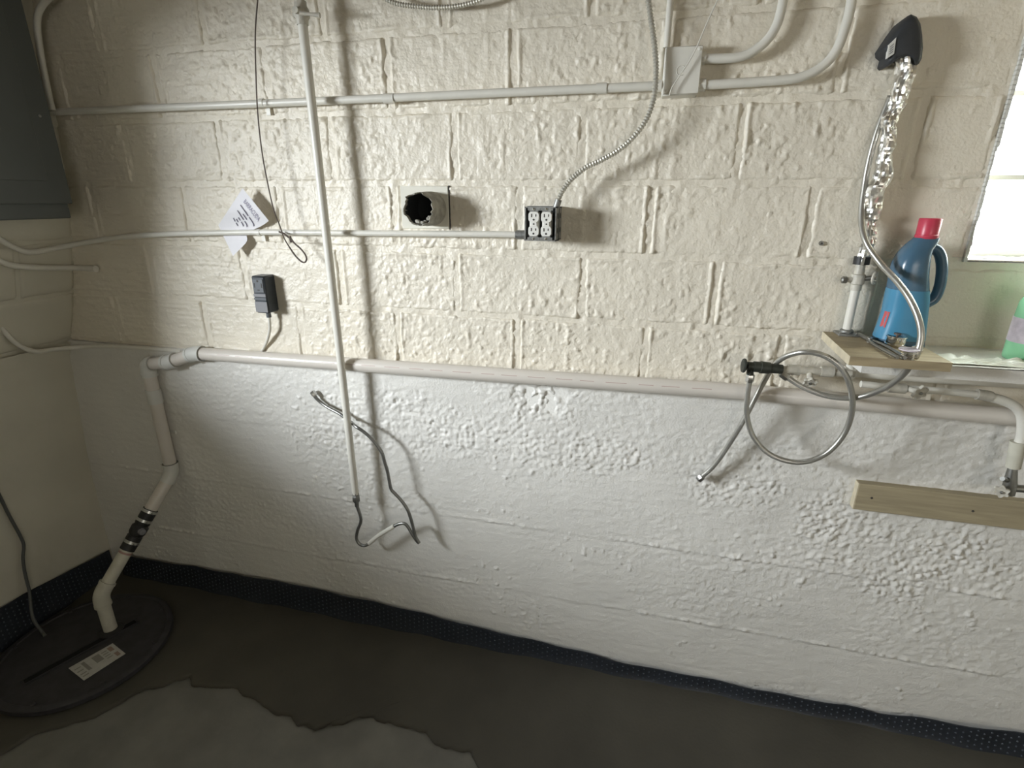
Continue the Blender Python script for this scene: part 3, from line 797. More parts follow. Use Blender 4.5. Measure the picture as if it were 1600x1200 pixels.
cpts = WP([(1011, -15), (1017, 30), (1023, 75), (1025, 110), (1022, 150), (1012, 182), (995, 208), (970, 232), (940, 250), (915, 262), (893, 280), (878, 300), (869, 322)], .07)
for i in range(1, 5): cpts[-i] = W(*[(869, 322), (878, 300), (893, 280), (915, 262)][i - 1], [.06, .063, .066, .07][i - 1])
ta, P = armoured(cpts, .0066, 'armoured_cable', 'ribbed armoured cable curving down into the four-socket box')
MB().tube([P[-6], P[-1] - (0, 0, .004)], .0098, 10).build('connector', 'galvanised', ta)
armoured(WP([(585, -12), (612, 3), (640, 9), (680, 12), (715, 9.5), (745, 2), (775, -12)], .05), .0056, 'armoured_cable', 'ribbed armoured cable sagging along the top edge')

# ---- junction box with its conduits
D = .048
a, b = W(1042, 74, D), W(1091, 146, D)
xa, xb, za, zb = a[0], b[0], b[2], a[2]
t = thing('junction_box', ((xa + xb) / 2, 0, za), 'square painted metal junction box with a blank cover', 'junction box')
MB().box((xa - .004, -D + .004, za - .002), (xb - .002, .004, zb + .002), bev=.003).build('box', 'conduit_paint', t)
m = MB().box((xa, -D - .0015, za), (xb, -D + .004, zb), bev=.0015); cv = m.build('cover', 'conduit_paint', t)
MB().tube(spline([np.array(((xa + xb) / 2 - .004 + .011 * math.cos(q), -D - .0016, (za + zb) / 2 + .011 * math.sin(q))) for q in np.linspace(.4, 5.2, 12)], 3), .0012, 6).build('knockout_ring', 'conduit_paint', cv)
for sx, sz in ((.008, -.008), (-.008, .008)):
    p = (xb - .008, -D - .0015, zb - .008) if sx > 0 else (xa + .008, -D - .0015, za + .008)
    MB().lathe([(.004, 0), (.004, .001), (.002, .002), (0, .002)], p, (0, -1, 0), 10).build('screw', 'conduit_paint', cv)
for px, lab in (([(1087, 91), (1130, 91.5), (1160, 88), (1182, 77), (1200, 61), (1213, 40), (1220, 18), (1226, -12)], 'upper of two white conduits leaving the junction box, curving up'),
                ([(1087, 133.5), (1150, 130), (1210, 126), (1250, 121), (1283, 105), (1306, 80), (1320, 45), (1328, 15), (1333, -15)], 'lower of two white conduits leaving the junction box, with a wide bend')):
    pts = WP(px, .030)
    c = thing('conduit', pts[0], lab, 'conduit')
    MB().tube(spline(pts, 8), .0112, 14).build('pipe', 'conduit_paint', c)
    q = pts[1] - pts[0]; q /= np.linalg.norm(q)
    MB().tube([pts[0], pts[0] + q * .024], .0152, 8).build('connector', 'conduit_paint', c)
p0, p1 = W(1049, -15, .016), W(1049, 74, .016); p1[0] = p0[0]
tube_thing('conduit', [p0, p1], .0085, 'conduit_paint', 'vertical painted conduit entering the junction box from above', 'conduit')
pts = spline(WP([(1128, -15), (1105, 35), (1088, 75), (1074, 100), (1062, 118), (1050, 137), (1046, 149)], .062), 6)
tube_thing('thin_wire', pts, .0016, 'conduit_paint', 'thin white wire lying diagonally across the junction box', 'wire', seg=7)

# ---- wall anchor
p = W(1283, 380)
t = thing('screw_anchor', p, 'small screw anchor set in the block wall', 'anchor')
MB().lathe([(.0062, .004), (.0062, -.003), (.0045, -.0035)], p + (0, -.003, 0), (0, 1, 0), 12).build('sleeve', 'dull_steel', t)
MB().lathe([(.003, 0), (.003, .003), (0, .003)], p + (0, -.0045, 0), (0, -1, 0), 8).build('screw', 'slot', t)

# ---- PVC drain and sump discharge line
foot = FL(177, 996); foot = np.array((foot[0], foot[1], 0.0))
def z_for(x, y, v):              # height above (x, y) that appears at image row v
    lo, hi = 0, 2.4
    for _ in range(50):
        m_ = (lo + hi) / 2; p = np.array((x, y, m_)) - CAM
        b_ = (p @ _u) / (p @ _f); vv = 600 - F * b_
        if vv > v: lo = m_
        else: hi = m_
    return (lo + hi) / 2
e1 = np.array((foot[0], foot[1], z_for(foot[0], foot[1], 930)))
e2 = W(268, 738, .046); e3 = W(231, 569, .046); e4 = W(266, 566, .046); e5 = W(305, 552, .042)
run = WP([(305, 552), (600, 573), (1000, 601), (1150, 611.5), (1400, 634), (1640, 656)], .042) + [np.array((2.55, -.042, 1.19))]
e3[0] = e2[0] = (e2[0] + e3[0]) / 2
R_ = .0243
t = thing('drain_pipe', foot, 'long white plastic drain pipe running from the sump lid along the wall', 'pipe')
def pipe(a, b, name='pipe', r=R_, material='pvc', s=18): return MB().tube([a, b], r, s).build(name, material, t)
def elbow(a, c, b, la, lb, material='pvc_fitting', name='elbow'):
    da = (a - c) / np.linalg.norm(a - c); db = (b - c) / np.linalg.norm(b - c)
    pts = [c + da * la, c + da * la * .55] + [ (1 - q) ** 2 * (c + da * la * .55) + 2 * q * (1 - q) * c + q * q * (c + db * lb * .55) for q in (.2, .4, .6, .8)] + [c + db * lb * .55, c + db * lb]
    n = len(pts); m = MB().tube(pts, R_ + .0048, 18)
    o = m.build(name, material, t, angle=35)
    for d_, l_ in ((da, la), (db, lb)):
        MB().tube([c + d_ * (l_ - .010), c + d_ * l_], R_ + .0062, 18).build('hub_ring', material, o)
    return o
MB().tube([foot - (0, 0, .02), e1], R_, 18).build('riser', 'pvc_dirty', t)
elbow(foot, e1, e2, .05, .055, 'pvc_dirty')
dr = (e2 - e1); Lr = np.linalg.norm(dr); dr /= Lr
MB().tube([e1, e1 + dr * Lr * .38], R_, 18).build('lower_run', 'pvc_dirty', t)
MB().tube([e1 + dr * Lr * .33, e1 + dr * Lr * .345], R_ + .0006, 18).build('primer_band', 'red_print', t)
pipe(e1 + dr * Lr * .5, e2, 'upper_run')
# rubber check valve with clamps
cvp = [(.36, R_ + .004), (.47, R_ + .005), (.475, R_ + .002), (.50, R_ + .0075), (.545, R_ + .0085), (.56, R_ + .002), (.575, R_ + .005), (.69, R_ + .005)]
cv = MB().tube([e1 + dr * Lr * q for q, r in cvp], [r for q, r in cvp], 20).build('check_valve', 'rubber', t)
for q in (.425, .60, .675):
    MB().tube([e1 + dr * (Lr * q - .0055), e1 + dr * (Lr * q + .0055)], R_ + .0068, 20).build('clamp', 'steel', cv)
    s_ = np.cross(dr, (0, 0, 1)); s_ /= np.linalg.norm(s_)
    p = e1 + dr * Lr * q + s_ * (R_ + .009)
    MB().box(p - .005, p + .005, bev=.001).build('clamp_screw', 'steel', cv)
p = e1 + dr * Lr * .52
MB().lathe([(.012, -.012), (.014, 0), (.012, .012), (0, .014)], p + np.array((.028, -.012, .004)), (1, -.3, 0), 10).build('valve_boss', 'outlet_plate', cv)
elbow(e1, e2, e3, .045, .045)
pipe(e2, e3)
elbow(e2, e3, e4, .05, .03)
MB().tube([e3 + (e2 - e3) * .22, e3 + (e2 - e3) * .34], R_ + .0035, 18).build('coupling', 'pvc_fitting', t)
pipe(e3, e4)
elbow(e3, e4, e5, .026, .030)
pipe(e4, e5)
elbow(e4, e5, run[1], .030, .034)
long_run = MB().tube(spline(run, 10), R_, 18).build('long_run', 'pvc', t)
# printed line along the pipe
P = resample(spline(run, 10), .004); n_ = 0
def on_pipe(pp, ang): return pp + (R_ + .0004) * np.array((0, -math.cos(ang), math.sin(ang)))
i = 30
while i < len(P) - 40 and P[i][0] < .25:
    ln_ = 12 + (i * 7) % 9; vs_ = [on_pipe(P[i + k], q) for k in range(ln_) for q in (.30, .36)]
    MB().add(vs_, [(2 * k, 2 * k + 2, 2 * k + 3, 2 * k + 1) for k in range(ln_ - 1)]).build('printed_dash', 'red_print', long_run)
    i += ln_ + 5 + (i * 3) % 6
# wall hook carrying the riser
MB().box((e2[0] - .034, -.02, e2[2] + .17), (e2[0] + .034, -.008, e2[2] + .185)).build('pipe_clip', 'pvc_fitting', t)

# ---- sump lid
LC = np.array((-2.055, -.445, .012)); LR = .298
t = thing('sump_lid', LC, 'round black plastic sump lid on the floor', 'lid')
lid = MB().lathe([(LR - .012, 0), (LR, .002), (LR, .020), (LR - .008, .026), (LR - .022, .026), (LR - .026, .022), (0, .024)], LC, (0, 0, 1), 72).build('lid_plate', 'lid_plastic', t)
ZT = LC[2] + .026
sa, sb = FL(38, 1066, ZT), FL(212, 971, ZT)
d = sb - sa; ln = np.linalg.norm(d); d /= ln
R = np.stack([d, np.cross((0, 0, 1.), d), (0, 0, 1.)], 1)
MB().box((0, -.013, -.004), (ln, .013, .0012), R, sa).build('slot', 'slot_black', t)
m = MB().box((-.01, -.018, -.006), (ln + .01, -.0135, .004), R, sa).box((-.01, .0135, -.006), (ln + .01, .018, .004), R, sa); m.build('rib', 'lid_plastic', t)
MB().lathe([(.046, -.004), (.046, .004), (.038, .010), (.0262, .012), (.0262, -.004)], (foot[0], foot[1], ZT), (0, 0, 1), 28).build('pipe_grommet', 'rubber', t)
for k in range(8):
    a = k * math.pi / 4 + .3
    MB().lathe([(.009, 0), (.009, .003), (.006, .006), (0, .006)], LC + np.array(((LR - .03) * math.cos(a), (LR - .03) * math.sin(a), .023)), (0, 0, 1), 6).build('bolt', 'lid_plastic', t)
# paper label on the lid
q4 = [FL(107, 1044, ZT + .001), FL(176, 1005, ZT + .001), FL(196, 1021, ZT + .001), FL(131, 1063, ZT + .001)]
m = MB().add(q4 + [p - (0, 0, .0015) for p in q4], [(0, 1, 2, 3), (7, 6, 5, 4), (0, 4, 5, 1), (1, 5, 6, 2), (2, 6, 7, 3), (3, 7, 4, 0)])
mat('label_paper', (.52, .51, .47), .7, var=.1, vscale=60); mat('label_ink', (.26, .25, .22), .7); mat('label_brown', (.30, .22, .18), .7)
lb = m.build('label', 'label_paper', t, smooth=False)
def on_label(s0, s1, w0, w1, material, name):
    f = lambda s, w: (1 - s) * (1 - w) * q4[0] + s * (1 - w) * q4[1] + s * w * q4[2] + (1 - s) * w * q4[3] + np.array((0, 0, .0006))
    MB().add([f(s0, w0), f(s1, w0), f(s1, w1), f(s0, w1)], [(0, 1, 2, 3)]).build(name, material, lb, smooth=False)
on_label(.82, .92, .12, .42, 'label_brown', 'printed_mark'); on_label(.84, .93, .60, .88, 'label_brown', 'printed_mark')
on_label(.45, .62, .15, .60, 'label_ink', 'printed_mark'); on_label(.22, .30, .12, .70, 'label_ink', 'printed_mark')
for w in (.2, .35, .5, .65): on_label(.66, .79, w, w + .05, 'label_ink', 'printed_line')
for w in (.25, .45, .65, .8): on_label(.04, .18, w, w + .05, 'label_ink', 'printed_line')

# ---- dimpled drainage membrane along the walls
def membrane(name, base, tops, inward, label):
    """base: list of (xy) along the wall; tops: heights; inward: unit vector to the room"""
    t = thing(name, (base[len(base) // 2][0], base[len(base) // 2][1], 0), label, 'membrane')
    B = np.array(base); n = len(B); inw = np.array(inward)
    cols = []
    for i in range(n):
        h = tops[i]; p = np.array((B[i][0], B[i][1], 0))
        wav = .003 * math.sin(i * .9) + .003 * math.sin(i * .37)
        cols.append([p + inw * (.046 + wav) + (0, 0, .006), p + inw * (.039 + wav) + (0, 0, h * .25), p + inw * (.034 + wav) + (0, 0, h * .6), p + inw * (.032 + wav) + (0, 0, h),
                     p + inw * (.029 + wav) + (0, 0, h + .001), p + inw * (.028 + wav) + (0, 0, h * .5), p + inw * (.028 + wav) + (0, 0, .004)])
    k = len(cols[0]); m = MB(); vs_ = [q for c in cols for q in c]; fs = []
    for i in range(n - 1):
        for j in range(k - 1):
            fs.append((i * k + j, (i + 1) * k + j, (i + 1) * k + j + 1, i * k + j + 1))
    m.add(vs_, fs); m.build('sheet', 'membrane', t, angle=60)
    dm = MB()
    dist = np.r_[0, np.cumsum(np.linalg.norm(np.diff(B, axis=0), axis=1))]
    for s in np.arange(.01, dist[-1], .0195):
        i = int(np.searchsorted(dist, s)) - 1; i = max(0, min(n - 2, i)); f = (s - dist[i]) / (dist[i + 1] - dist[i])
        c0 = np.array(cols[i]) * (1 - f) + np.array(cols[i + 1]) * f
        h = tops[i] * (1 - f) + tops[i + 1] * f
        rows = int(h / .019)
        for r in range(rows):
            z = .016 + r * .019 + (.0095 if int(round(s / .0195)) % 2 else 0)
            if z > h - .006: continue
            zz_ = c0[:4, 2]; p = np.array([np.interp(z, zz_, c0[:4, 0]), np.interp(z, zz_, c0[:4, 1]), z])
            dm.lathe([(.0036, 0), (.0026, .0022), (0, .0030)], p, inw + np.array((0, 0, .25)), 6)
    o = dm.build('dimples', 'membrane_dot', t); o['kind'] = 'stuff'
    return t
xs = np.linspace(-2.33, 2.58, 150)
tops = np.interp(xs, [-2.4, -2.2, -1.6, -1.08, -.40, .10, .53, .80, .90, 1.0, 1.32, 1.6], [.12, .115, .13, .125, .088, .062, .062, .070, .058, .078, .10, .10])
tops = tops + .004 * fbm(xs * 9, xs * 0, 501, 3)
membrane('drainage_membrane', [(x, .0) for x in xs], tops, (0, -1, 0), 'black dimpled membrane strip along the foot of the back wall')
ys = np.linspace(-.03, -.95, 36)
membrane('drainage_membrane', [(float(xleft(.08)), y) for y in ys], np.interp(ys, [-.95, -.4, -.03], [.20, .17, .125]) + .003 * fbm(ys * 12, ys * 0, 503, 2), (1, 0, 0), 'black membrane strip at the foot of the left wall behind the lid')

# ---- dark cord on the left wall
pts = [XL(u, v, xleft(.5) + .03) for u, v in [(-45, 690), (-20, 735), (0, 776), (10, 797), (20, 816), (32, 838), (37, 852), (36, 872), (38, 890), (42, 908), (46, 925)]]
pts += [np.array((-2.33, -.43, .10)), np.array((-2.29, -.44, .045)), np.array((-2.26, -.45, .036))]
tube_thing('power_cord', spline(pts, 6), .0058, 'cord_grey', 'dark grey cord hanging down the left wall towards the sump lid', 'cord', seg=9)

# ---- black hood, foil-wrapped riser
t = thing('vent_hood', W(1405, 85, .03), 'black hood with a small label at the top of the foil riser', 'hood')
outline = [(1418, 25), (1427, 29), (1433, 40), (1436, 58), (1437, 78), (1435, 95), (1431, 103), (1424, 105), (1420, 98), (1411, 94), (1403, 94), (1395, 97), (1387, 104), (1381, 106), (1378, 103), (1381, 91), (1375, 86), (1374, 79), (1380, 70), (1392, 52), (1405, 35)]
o2 = [W(u, v, .03) for u, v in outline]; cxy = np.mean(o2, 0)
def hood_ring(off, s): return [np.array((cxy[0] + (p[0] - cxy[0]) * s, -off, cxy[2] + (p[2] - cxy[2]) * s)) for p in o2]
MB().loft([hood_ring(.0, 1.0), hood_ring(.03, 1.0), hood_ring(.05, .97), hood_ring(.06, .86), hood_ring(.064, .70)]).build('shell', 'black_cap', t, angle=50)
lp = [W(1389, 70, .066), W(1400.5, 58.5, .066), W(1397, 84, .066), W(1386.5, 91, .066)]
m = MB().add(lp + [p + (0, .012, 0) for p in lp], [(0, 1, 2, 3), (7, 6, 5, 4), (0, 4, 5, 1), (1, 5, 6, 2), (2, 6, 7, 3), (3, 7, 4, 0)])
mat('label_white', (.70, .70, .66), .6); lb = m.build('label', 'label_white', t, smooth=False)
for w in (.25, .42, .58, .74):
    f = lambda s, q: (1 - s) * (1 - q) * lp[0] + s * (1 - q) * lp[1] + s * q * lp[2] + (1 - s) * q * lp[3] + np.array((0, -.0006, 0))
    MB().add([f(.2, w), f(.75, w), f(.75, w + .07), f(.2, w + .07)], [(0, 1, 2, 3)]).build('printed_line', 'outlet_plate', lb, smooth=False)

FX = float(np.mean([W(1408, 110, .035)[0], W(1372, 300, .035)[0], W(1342, 430, .035)[0]]))
fz1, fz0 = W(1410, 92, .035)[2], W(1346, 402, .035)[2]
t = thing('foil_riser', (FX, -.035, W(1322, 515, .035)[2]), 'white riser pipe with its upper length wrapped in crinkled foil', 'pipe')
n, sg = 90, 28; rings = []
for i in range(n + 1):
    z = fz1 + (fz0 - fz1) * i / n
    cxr = FX + .004 * math.sin(i * .17) + .0025 * math.sin(i * .41)
    tp_ = .0180 + .0030 * math.sin(i * .12 + 1) if i < 72 else .013
    rg = []
    for k in range(sg):
        a = 2 * math.pi * k / sg
        cr = float(fbm(np.array([k * .62 + i * .10]), np.array([i * .16]), 601, 2)[0]) * .0055 + float(fbm(np.array([k * .35]), np.array([i * .3]), 607, 2)[0]) * .004
        r_ = tp_ + cr
        rg.append(np.array((cxr + r_ * math.cos(a), -.035 + r_ * math.sin(a), z)))
    rings.append(rg)
MB().loft(rings).build('foil_wrap', 'foil', t, angle=9)
zc = W(1345, 407, .035)[2]
MB().tube([(FX, -.035, zc + .010), (FX, -.035, zc - .010)], .0195, 18).build('collar', 'rubber', t)
p_ = np.array((FX - .004, -.054, zc)); MB().box(p_ - (.004, .003, .010), p_ + (.004, .003, .010), bev=.001).build('collar_clip', 'steel', t)
zv = W(1338, 436, .035)[2]
vb = MB().tube([(FX, -.035, zc - .008), (FX, -.035, zv + .014), (FX, -.035, zv + .012), (FX, -.035, zv - .012), (FX, -.035, zv - .014), (FX, -.035, zv - .03)], [.0115, .0125, .017, .017, .0135, .0135], 14).build('valve_body', 'painted_fitting', t)
c = np.array((FX, -.035, zv))
MB().tube([c, c + (-.034, -.004, -.003)], [.0075, .0075], 10).build('side_port', 'painted_fitting', vb)
MB().lathe([(.0095, 0), (.0095, .010), (.006, .013), (0, .013)], c + (-.028, -.004, -.003), (-1, 0, 0), 8).build('port_cap', 'dull_steel', vb)
MB().tube([c, c + (.032, -.012, .006)], .0065, 10).build('stem', 'dull_steel', vb)
hd = c + np.array((.034, -.014, .006))
m = MB()
m.lathe([(.006, -.003), (.006, .005), (0, .006)], hd, (.8, -.6, 0), 10)
Rh = frame_from((.8, -.6, 0), (0, 0, 1))
m.tube([hd + Rh @ np.array((.014 * math.cos(a), .014 * math.sin(a), 0)) for a in np.linspace(0, 2 * math.pi, 25)], .0035, 7)
for k in range(4):
    a = k * math.pi / 2; m.tube([hd, hd + Rh @ np.array((.014 * math.cos(a), .014 * math.sin(a), 0))], .0026, 6)
m.build('handwheel', 'painted_fitting', vb)
zb_ = 1.384
MB().tube([(FX, -.035, zv - .02), (FX, -.035, zb_)], .0112, 14).build('lower_pipe', 'conduit_paint', t)

# ---- wooden board, laid on the ledge's left end
BT = 1.381
a_ = [FL(1281, 514, BT), FL(1329, 557, BT), FL(1431, 565, BT), FL(1431, 520, BT)]
bl, fl, fr, br = a_
bl = np.array((bl[0], -.012, BT)); fr = np.array((.700, fl[1], BT))
t = thing('shelf_board', (.6, -.1, BT - .022), 'rough wooden board lying at the left end of the window ledge', 'board')
dn = np.array((0, 0, .0215))
poly = [bl, fl, fr, np.array((.700, -.137, BT)), np.array((.592, -.137, BT)), np.array((.590, -.012, BT))]
m = MB().add(poly + [p - dn for p in poly], [tuple(range(6)), tuple(range(11, 5, -1))] + [(i, 6 + i, 6 + (i + 1) % 6, (i + 1) % 6) for i in range(6)])
m.build('plank', 'wood', t, smooth=False)
n2 = np.cross(fl - bl, (0, 0, 1)); n2 /= np.linalg.norm(n2)
if n2[0] > 0: n2 = -n2
ee = n2 * .0012
m = MB().add([bl + ee, fl + ee, fl + ee - dn, bl + ee - dn, bl, fl, fl - dn, bl - dn], [(0, 1, 2, 3), (4, 7, 6, 5), (0, 4, 5, 1), (1, 5, 6, 2), (2, 6, 7, 3), (3, 7, 4, 0)])
m.build('sawn_end', 'wood_end', t, smooth=False)
# floor bracket of the riser
m = MB().box((FX - .026, -.062, BT), (FX + .026, -.010, BT + .006), bev=.0015)
fl_ = m.build('flange', 'galvanised', bpy.data.objects['foil_riser'])
MB().lathe([(.017, 0), (.017, .008), (.013, .011), (.0112, .011)], (FX, -.035, BT + .005), (0, 0, 1), 14).build('socket', 'galvanised', bpy.data.objects['foil_riser'])
for s in (-1, 1):
    MB().lathe([(.0042, 0), (.0042, .003), (0, .004)], (FX + s * .02, -.054, BT + .006), (0, 0, 1), 6).build('bolt', 'dull_steel', bpy.data.objects['foil_riser'])

# ---- small metal pieces on the board
def on_board(u, v, z=BT): return FL(u, v, z)
p = on_board(1398, 540)
t = thing('strainer_cup', p, 'shiny chrome cup with a dark knob, standing on the board', 'cup')
MB().lathe([(.0225, 0), (.0235, .002), (.0235, .006), (.0215, .007), (.0215, .022), (.0235, .0235), (.0235, .026), (.0205, .026), (.019, .018), (0, .018)], p, (0, 0, 1), 28).build('cup', 'chrome', t)
MB().lathe([(.003, .018), (.003, .028), (.008, .029), (.008, .033), (0, .034)], p, (0, 0, 1), 14).build('knob', 'wire_brown', t)
p = on_board(1417, 561)
t = thing('threaded_fitting', p, 'chrome threaded fitting with a pale washer near the board front', 'fitting')
MB().lathe([(.012, 0), (.014, .001), (.013, .003), (.014, .005), (.013, .007), (.014, .009), (.013, .011), (.014, .013), (.013, .015), (.0175, .016), (.0175, .021), (.011, .022), (.011, .016), (0, .016)], p, (0, 0, 1), 24).build('body', 'chrome', t)
MB().lathe([(.0125, .0215), (.021, .022), (.021, .0245), (.0125, .025)], p, (0, 0, 1), 24).build('washer', 'label_pink', t)
p = on_board(1432, 551)
t = thing('pipe_nut', p, 'small dark-bored chrome nut behind the threaded fitting', 'nut')
MB().lathe([(.013, 0), (.0135, .002), (.0135, .014), (.012, .016), (.008, .016), (.008, .002), (0, .002)], p, (0, 0, 1), 6).build('body', 'chrome', t)
MB().lathe([(.0078, .003), (.0078, .0165), (0, .0165)], p, (0, 0, 1), 14).build('bore', 'slot', t)
# tongue pliers: two arms crossing at a pivot
a, b = on_board(1340, 521, BT + .006), on_board(1410, 559, BT + .006)
d = (b - a) / np.linalg.norm(b - a); s_ = np.cross((0, 0, 1), d)
t = thing('pliers', a * .5 + b * .5, 'steel pliers lying open across the wooden board', 'pliers')
pv = a + (b - a) * .30
MB().tube(spline([pv + s_ * .003, pv + (b - pv) * .3 + s_ * .012, pv + (b - pv) * .7 + s_ * .010, b + s_ * .006], 6), [.0042] * 19, 8).build('arm', 'dull_steel', t)
MB().tube(spline([pv - s_ * .003, pv + (b - pv) * .3 - s_ * .010, pv + (b - pv) * .7 - s_ * .011, b - s_ * .010], 6), [.0042] * 19, 8).build('arm', 'dull_steel', t)
MB().tube([pv, a + s_ * .004], [.007, .003], 8).build('jaw', 'dull_steel', t)
MB().tube([pv, a - s_ * .004], [.007, .003], 8).build('jaw', 'dull_steel', t)
MB().lathe([(.007, -.006), (.007, .006), (.004, .008), (0, .008)], pv, (0, 0, 1), 12).build('pivot', 'steel', t)

# ---- bottles
def superring(cx, cy, z, hx, hy, n=32, e=.75):
    out = []
    for k in range(n):
        a = 2 * math.pi * k / n; ca, sa = math.cos(a), math.sin(a)
        out.append(np.array((cx + hx * abs(ca) ** e * math.copysign(1, ca), cy + hy * abs(sa) ** e * math.copysign(1, sa), z)))
    return out
oy = .085
rows = [(546, 1364, 1441), (543, 1362, 1442), (525, 1366, 1443), (505, 1374, 1445), (485, 1381, 1447), (468, 1384, 1449), (450, 1388, 1449), (430, 1391, 1448), (412, 1396, 1449), (398, 1403, 1451), (388, 1411, 1455), (380, 1419, 1462), (374, 1426, 1466), (371, 1429, 1467)]
zB = LZ + .001
rings = []
for i, (v, ul, ur) in enumerate(rows):
    a, b = W(ul, v, oy), W(ur, v, oy); f = i / (len(rows) - 1)
    hx = (b[0] - a[0]) / 2; cx_ = (a[0] + b[0]) / 2
    z = max(zB, a[2]) if i else zB
    hy = .043 if i < 9 else np.interp(i, [9, 12, 13], [.040, .022, .021])
    rings.append((cx_, z, hx, hy))
for i in range(1, len(rings)):
    if rings[i][1] <= rings[i - 1][1] + .001: rings[i] = (rings[i][0], rings[i - 1][1] + .002, rings[i][2], rings[i][3])
t = thing('detergent_bottle', (rings[0][0], -oy, zB), 'large blue plastic bottle with a red cap on the window ledge', 'bottle')
MB().loft([superring(c, -oy, z, hx, hy) for c, z, hx, hy in rings]).build('body', 'bottle_blue', t, angle=60)
ru = rings[2:7]
MB().loft([superring(c, -oy, z, hx + .0008, hy + .0008) for c, z, hx, hy in ru], caps=False).build('label', 'bottle_label', t, angle=60)
ca = W(1448, 368, oy); cb = W(1452, 341, oy)
r1, r2 = (W(1466, 366, oy)[0] - W(1430, 366, oy)[0]) / 2, (W(1474, 344, oy)[0] - W(1437, 344, oy)[0]) / 2
zc0, zc1 = rings[-1][1] - .002, W(1452, 341, oy)[2]
MB().lathe([(r1 * .95, 0), (r1, .002), (r1, (zc1 - zc0) * .18), (r1 * .96, (zc1 - zc0) * .2), (r2 * .95, (zc1 - zc0) - .002), (r2 * .9, zc1 - zc0), (0, zc1 - zc0)], (ca[0], -oy, zc0), (0, 0, 1), 28).build('cap', 'cap_red', t)
hp = spline(WP([(1455, 386), (1465, 392), (1470.5, 405), (1471.5, 425), (1468, 448), (1460, 466), (1448, 474)], oy), 6)
MB().tube(hp, [.0125] * len(hp), 12).build('handle', 'bottle_blue', t)
m = MB()
rp = [W(1371, 497, oy + .03), W(1377, 484, oy + .03), W(1379, 492, oy + .03), W(1368, 508, oy + .03)]
mat('red_mark', (.55, .10, .10), .5)
# red print on the rounded left flank of the body
fl_r = []
for (v, uu) in ((508, 0), (496, 0), (484, 0)):
    z = W(1372, v, oy)[2]; cs = np.interp(z, [r[1] for r in rings], [r[0] for r in rings]); hs = np.interp(z, [r[1] for r in rings], [r[2] for r in rings])
    for ang in (math.radians(188), math.radians(212)):
        ca_, sa_ = math.cos(ang), math.sin(ang)
        fl_r.append(np.array((cs + (hs + .0016) * abs(ca_) ** .75 * math.copysign(1, ca_), -oy + .0446 * abs(sa_) ** .75 * math.copysign(1, sa_), z)))
MB().add(fl_r, [(0, 1, 3, 2), (2, 3, 5, 4)]).build('red_print', 'red_mark', t)

gx = W(1622, 500, .10)[0]
t = thing('cleaner_bottle', (gx, -.10, zB), 'pale green bottle at the right end of the ledge, partly out of frame', 'bottle')
prof = [(.043, 0), (.046, .004), (.046, .10), (.044, .14), (.030, .175), (.017, .195), (.015, .215)]
MB().lathe(prof, (gx, -.10, zB), (0, 0, 1), 30).build('body', 'bottle_green', t)
MB().lathe([(.0468, .045), (.0468, .105)], (gx, -.10, zB), (0, 0, 1), 30).build('label', 'label_pink', t)
MB().lathe([(.018, .213), (.018, .240), (.015, .243), (0, .243)], (gx, -.10, zB), (0, 0, 1), 20).build('cap', 'outlet_white', t)

# ---- crumpled plastic sheet on the ledge
nx, nz = 70, 26
Xg, Yg = np.meshgrid(np.linspace(.715, 1.25, nx), np.linspace(-.196, -.135, nz))
Hh = np.abs(fbm(Xg * 28, Yg * 34, 701, 3)) * .014 + .003
edge = np.minimum(np.minimum(Xg - .715, 1.25 - Xg), np.minimum(Yg + .196, -.135 - Yg)); Hh = Hh * sstep(0, .012, edge) + .0028
Pt = np.stack([Xg + .006 * fbm(Xg * 20, Yg * 20, 703, 2), Yg + .008 * fbm(Xg * 12, Yg * 12, 705, 2) * sstep(0, .02, -.14 - Yg + .05), LZ + Hh], -1)
Pt[..., 1] = np.clip(Pt[..., 1], -.2, 0)
V, Fq = grid_mesh(Pt); o3 = np.array((.98, -.165, LZ))
t = thing('plastic_sheet', o3, 'crumpled pale plastic sheet with red print along the ledge front', 'plastic sheet')
V2 = V - (0, 0, .0015)
link('film', mesh_np('film', np.concatenate([V, V2]) - o3, np.concatenate([Fq, Fq[:, ::-1] + len(V)])), 'plastic_sheet', t, o3, True, 30, recalc=False)
pr = [FL(1437, 558, LZ + .006), FL(1455, 556, LZ + .006), FL(1452, 562, LZ + .006), FL(1438, 563, LZ + .006)]
MB().add([p + (0, 0, .004) for p in pr] + pr, [(0, 1, 2, 3), (7, 6, 5, 4), (0, 4, 5, 1), (1, 5, 6, 2), (2, 6, 7, 3), (3, 7, 4, 0)]).build('red_print', 'red_mark', t, smooth=False)

# ---- braided hoses
def hose(name, px, label, r=.0076, group=None):
    pts = [W(*p) for p in px]; P = resample(spline(pts, 10), .006)
    t = thing(name, P[0], label, 'hose')
    MB().tube(P, r, 14).build('braided_sleeve', 'braid', t, angle=180)
    return t, P
def hexnut(parent, p, d, r=.0115, ln=.020, material='steel', name='nut'):
    return MB().lathe([(r * .8, -ln * .7), (r, -ln * .5), (r, ln * .35), (r * .85, ln * .5), (0, ln * .5)], p, d, 6).build(name, material, parent)
h1, P = hose('braided_hose', [(1392, 150, .02), (1372, 200, .02), (1358, 250, .022), (1350, 295, .03), (1346, 340, .05), (1353, 378, .085), (1376, 412, .12), (1402, 440, .17), (1423, 470, .21), (1437, 505, .235), (1438, 535, .245), (1425, 567, .245), (1400, 595, .21), (1365, 614, .16), (1330, 622, .13), (1290, 618, .115), (1255, 605, .105), (1232, 591, .098), (1222, 584, .095)],
             'braided steel hose curving from behind the foil riser down to the valve')
hexnut(h1, P[-2], P[-1] - P[-3])
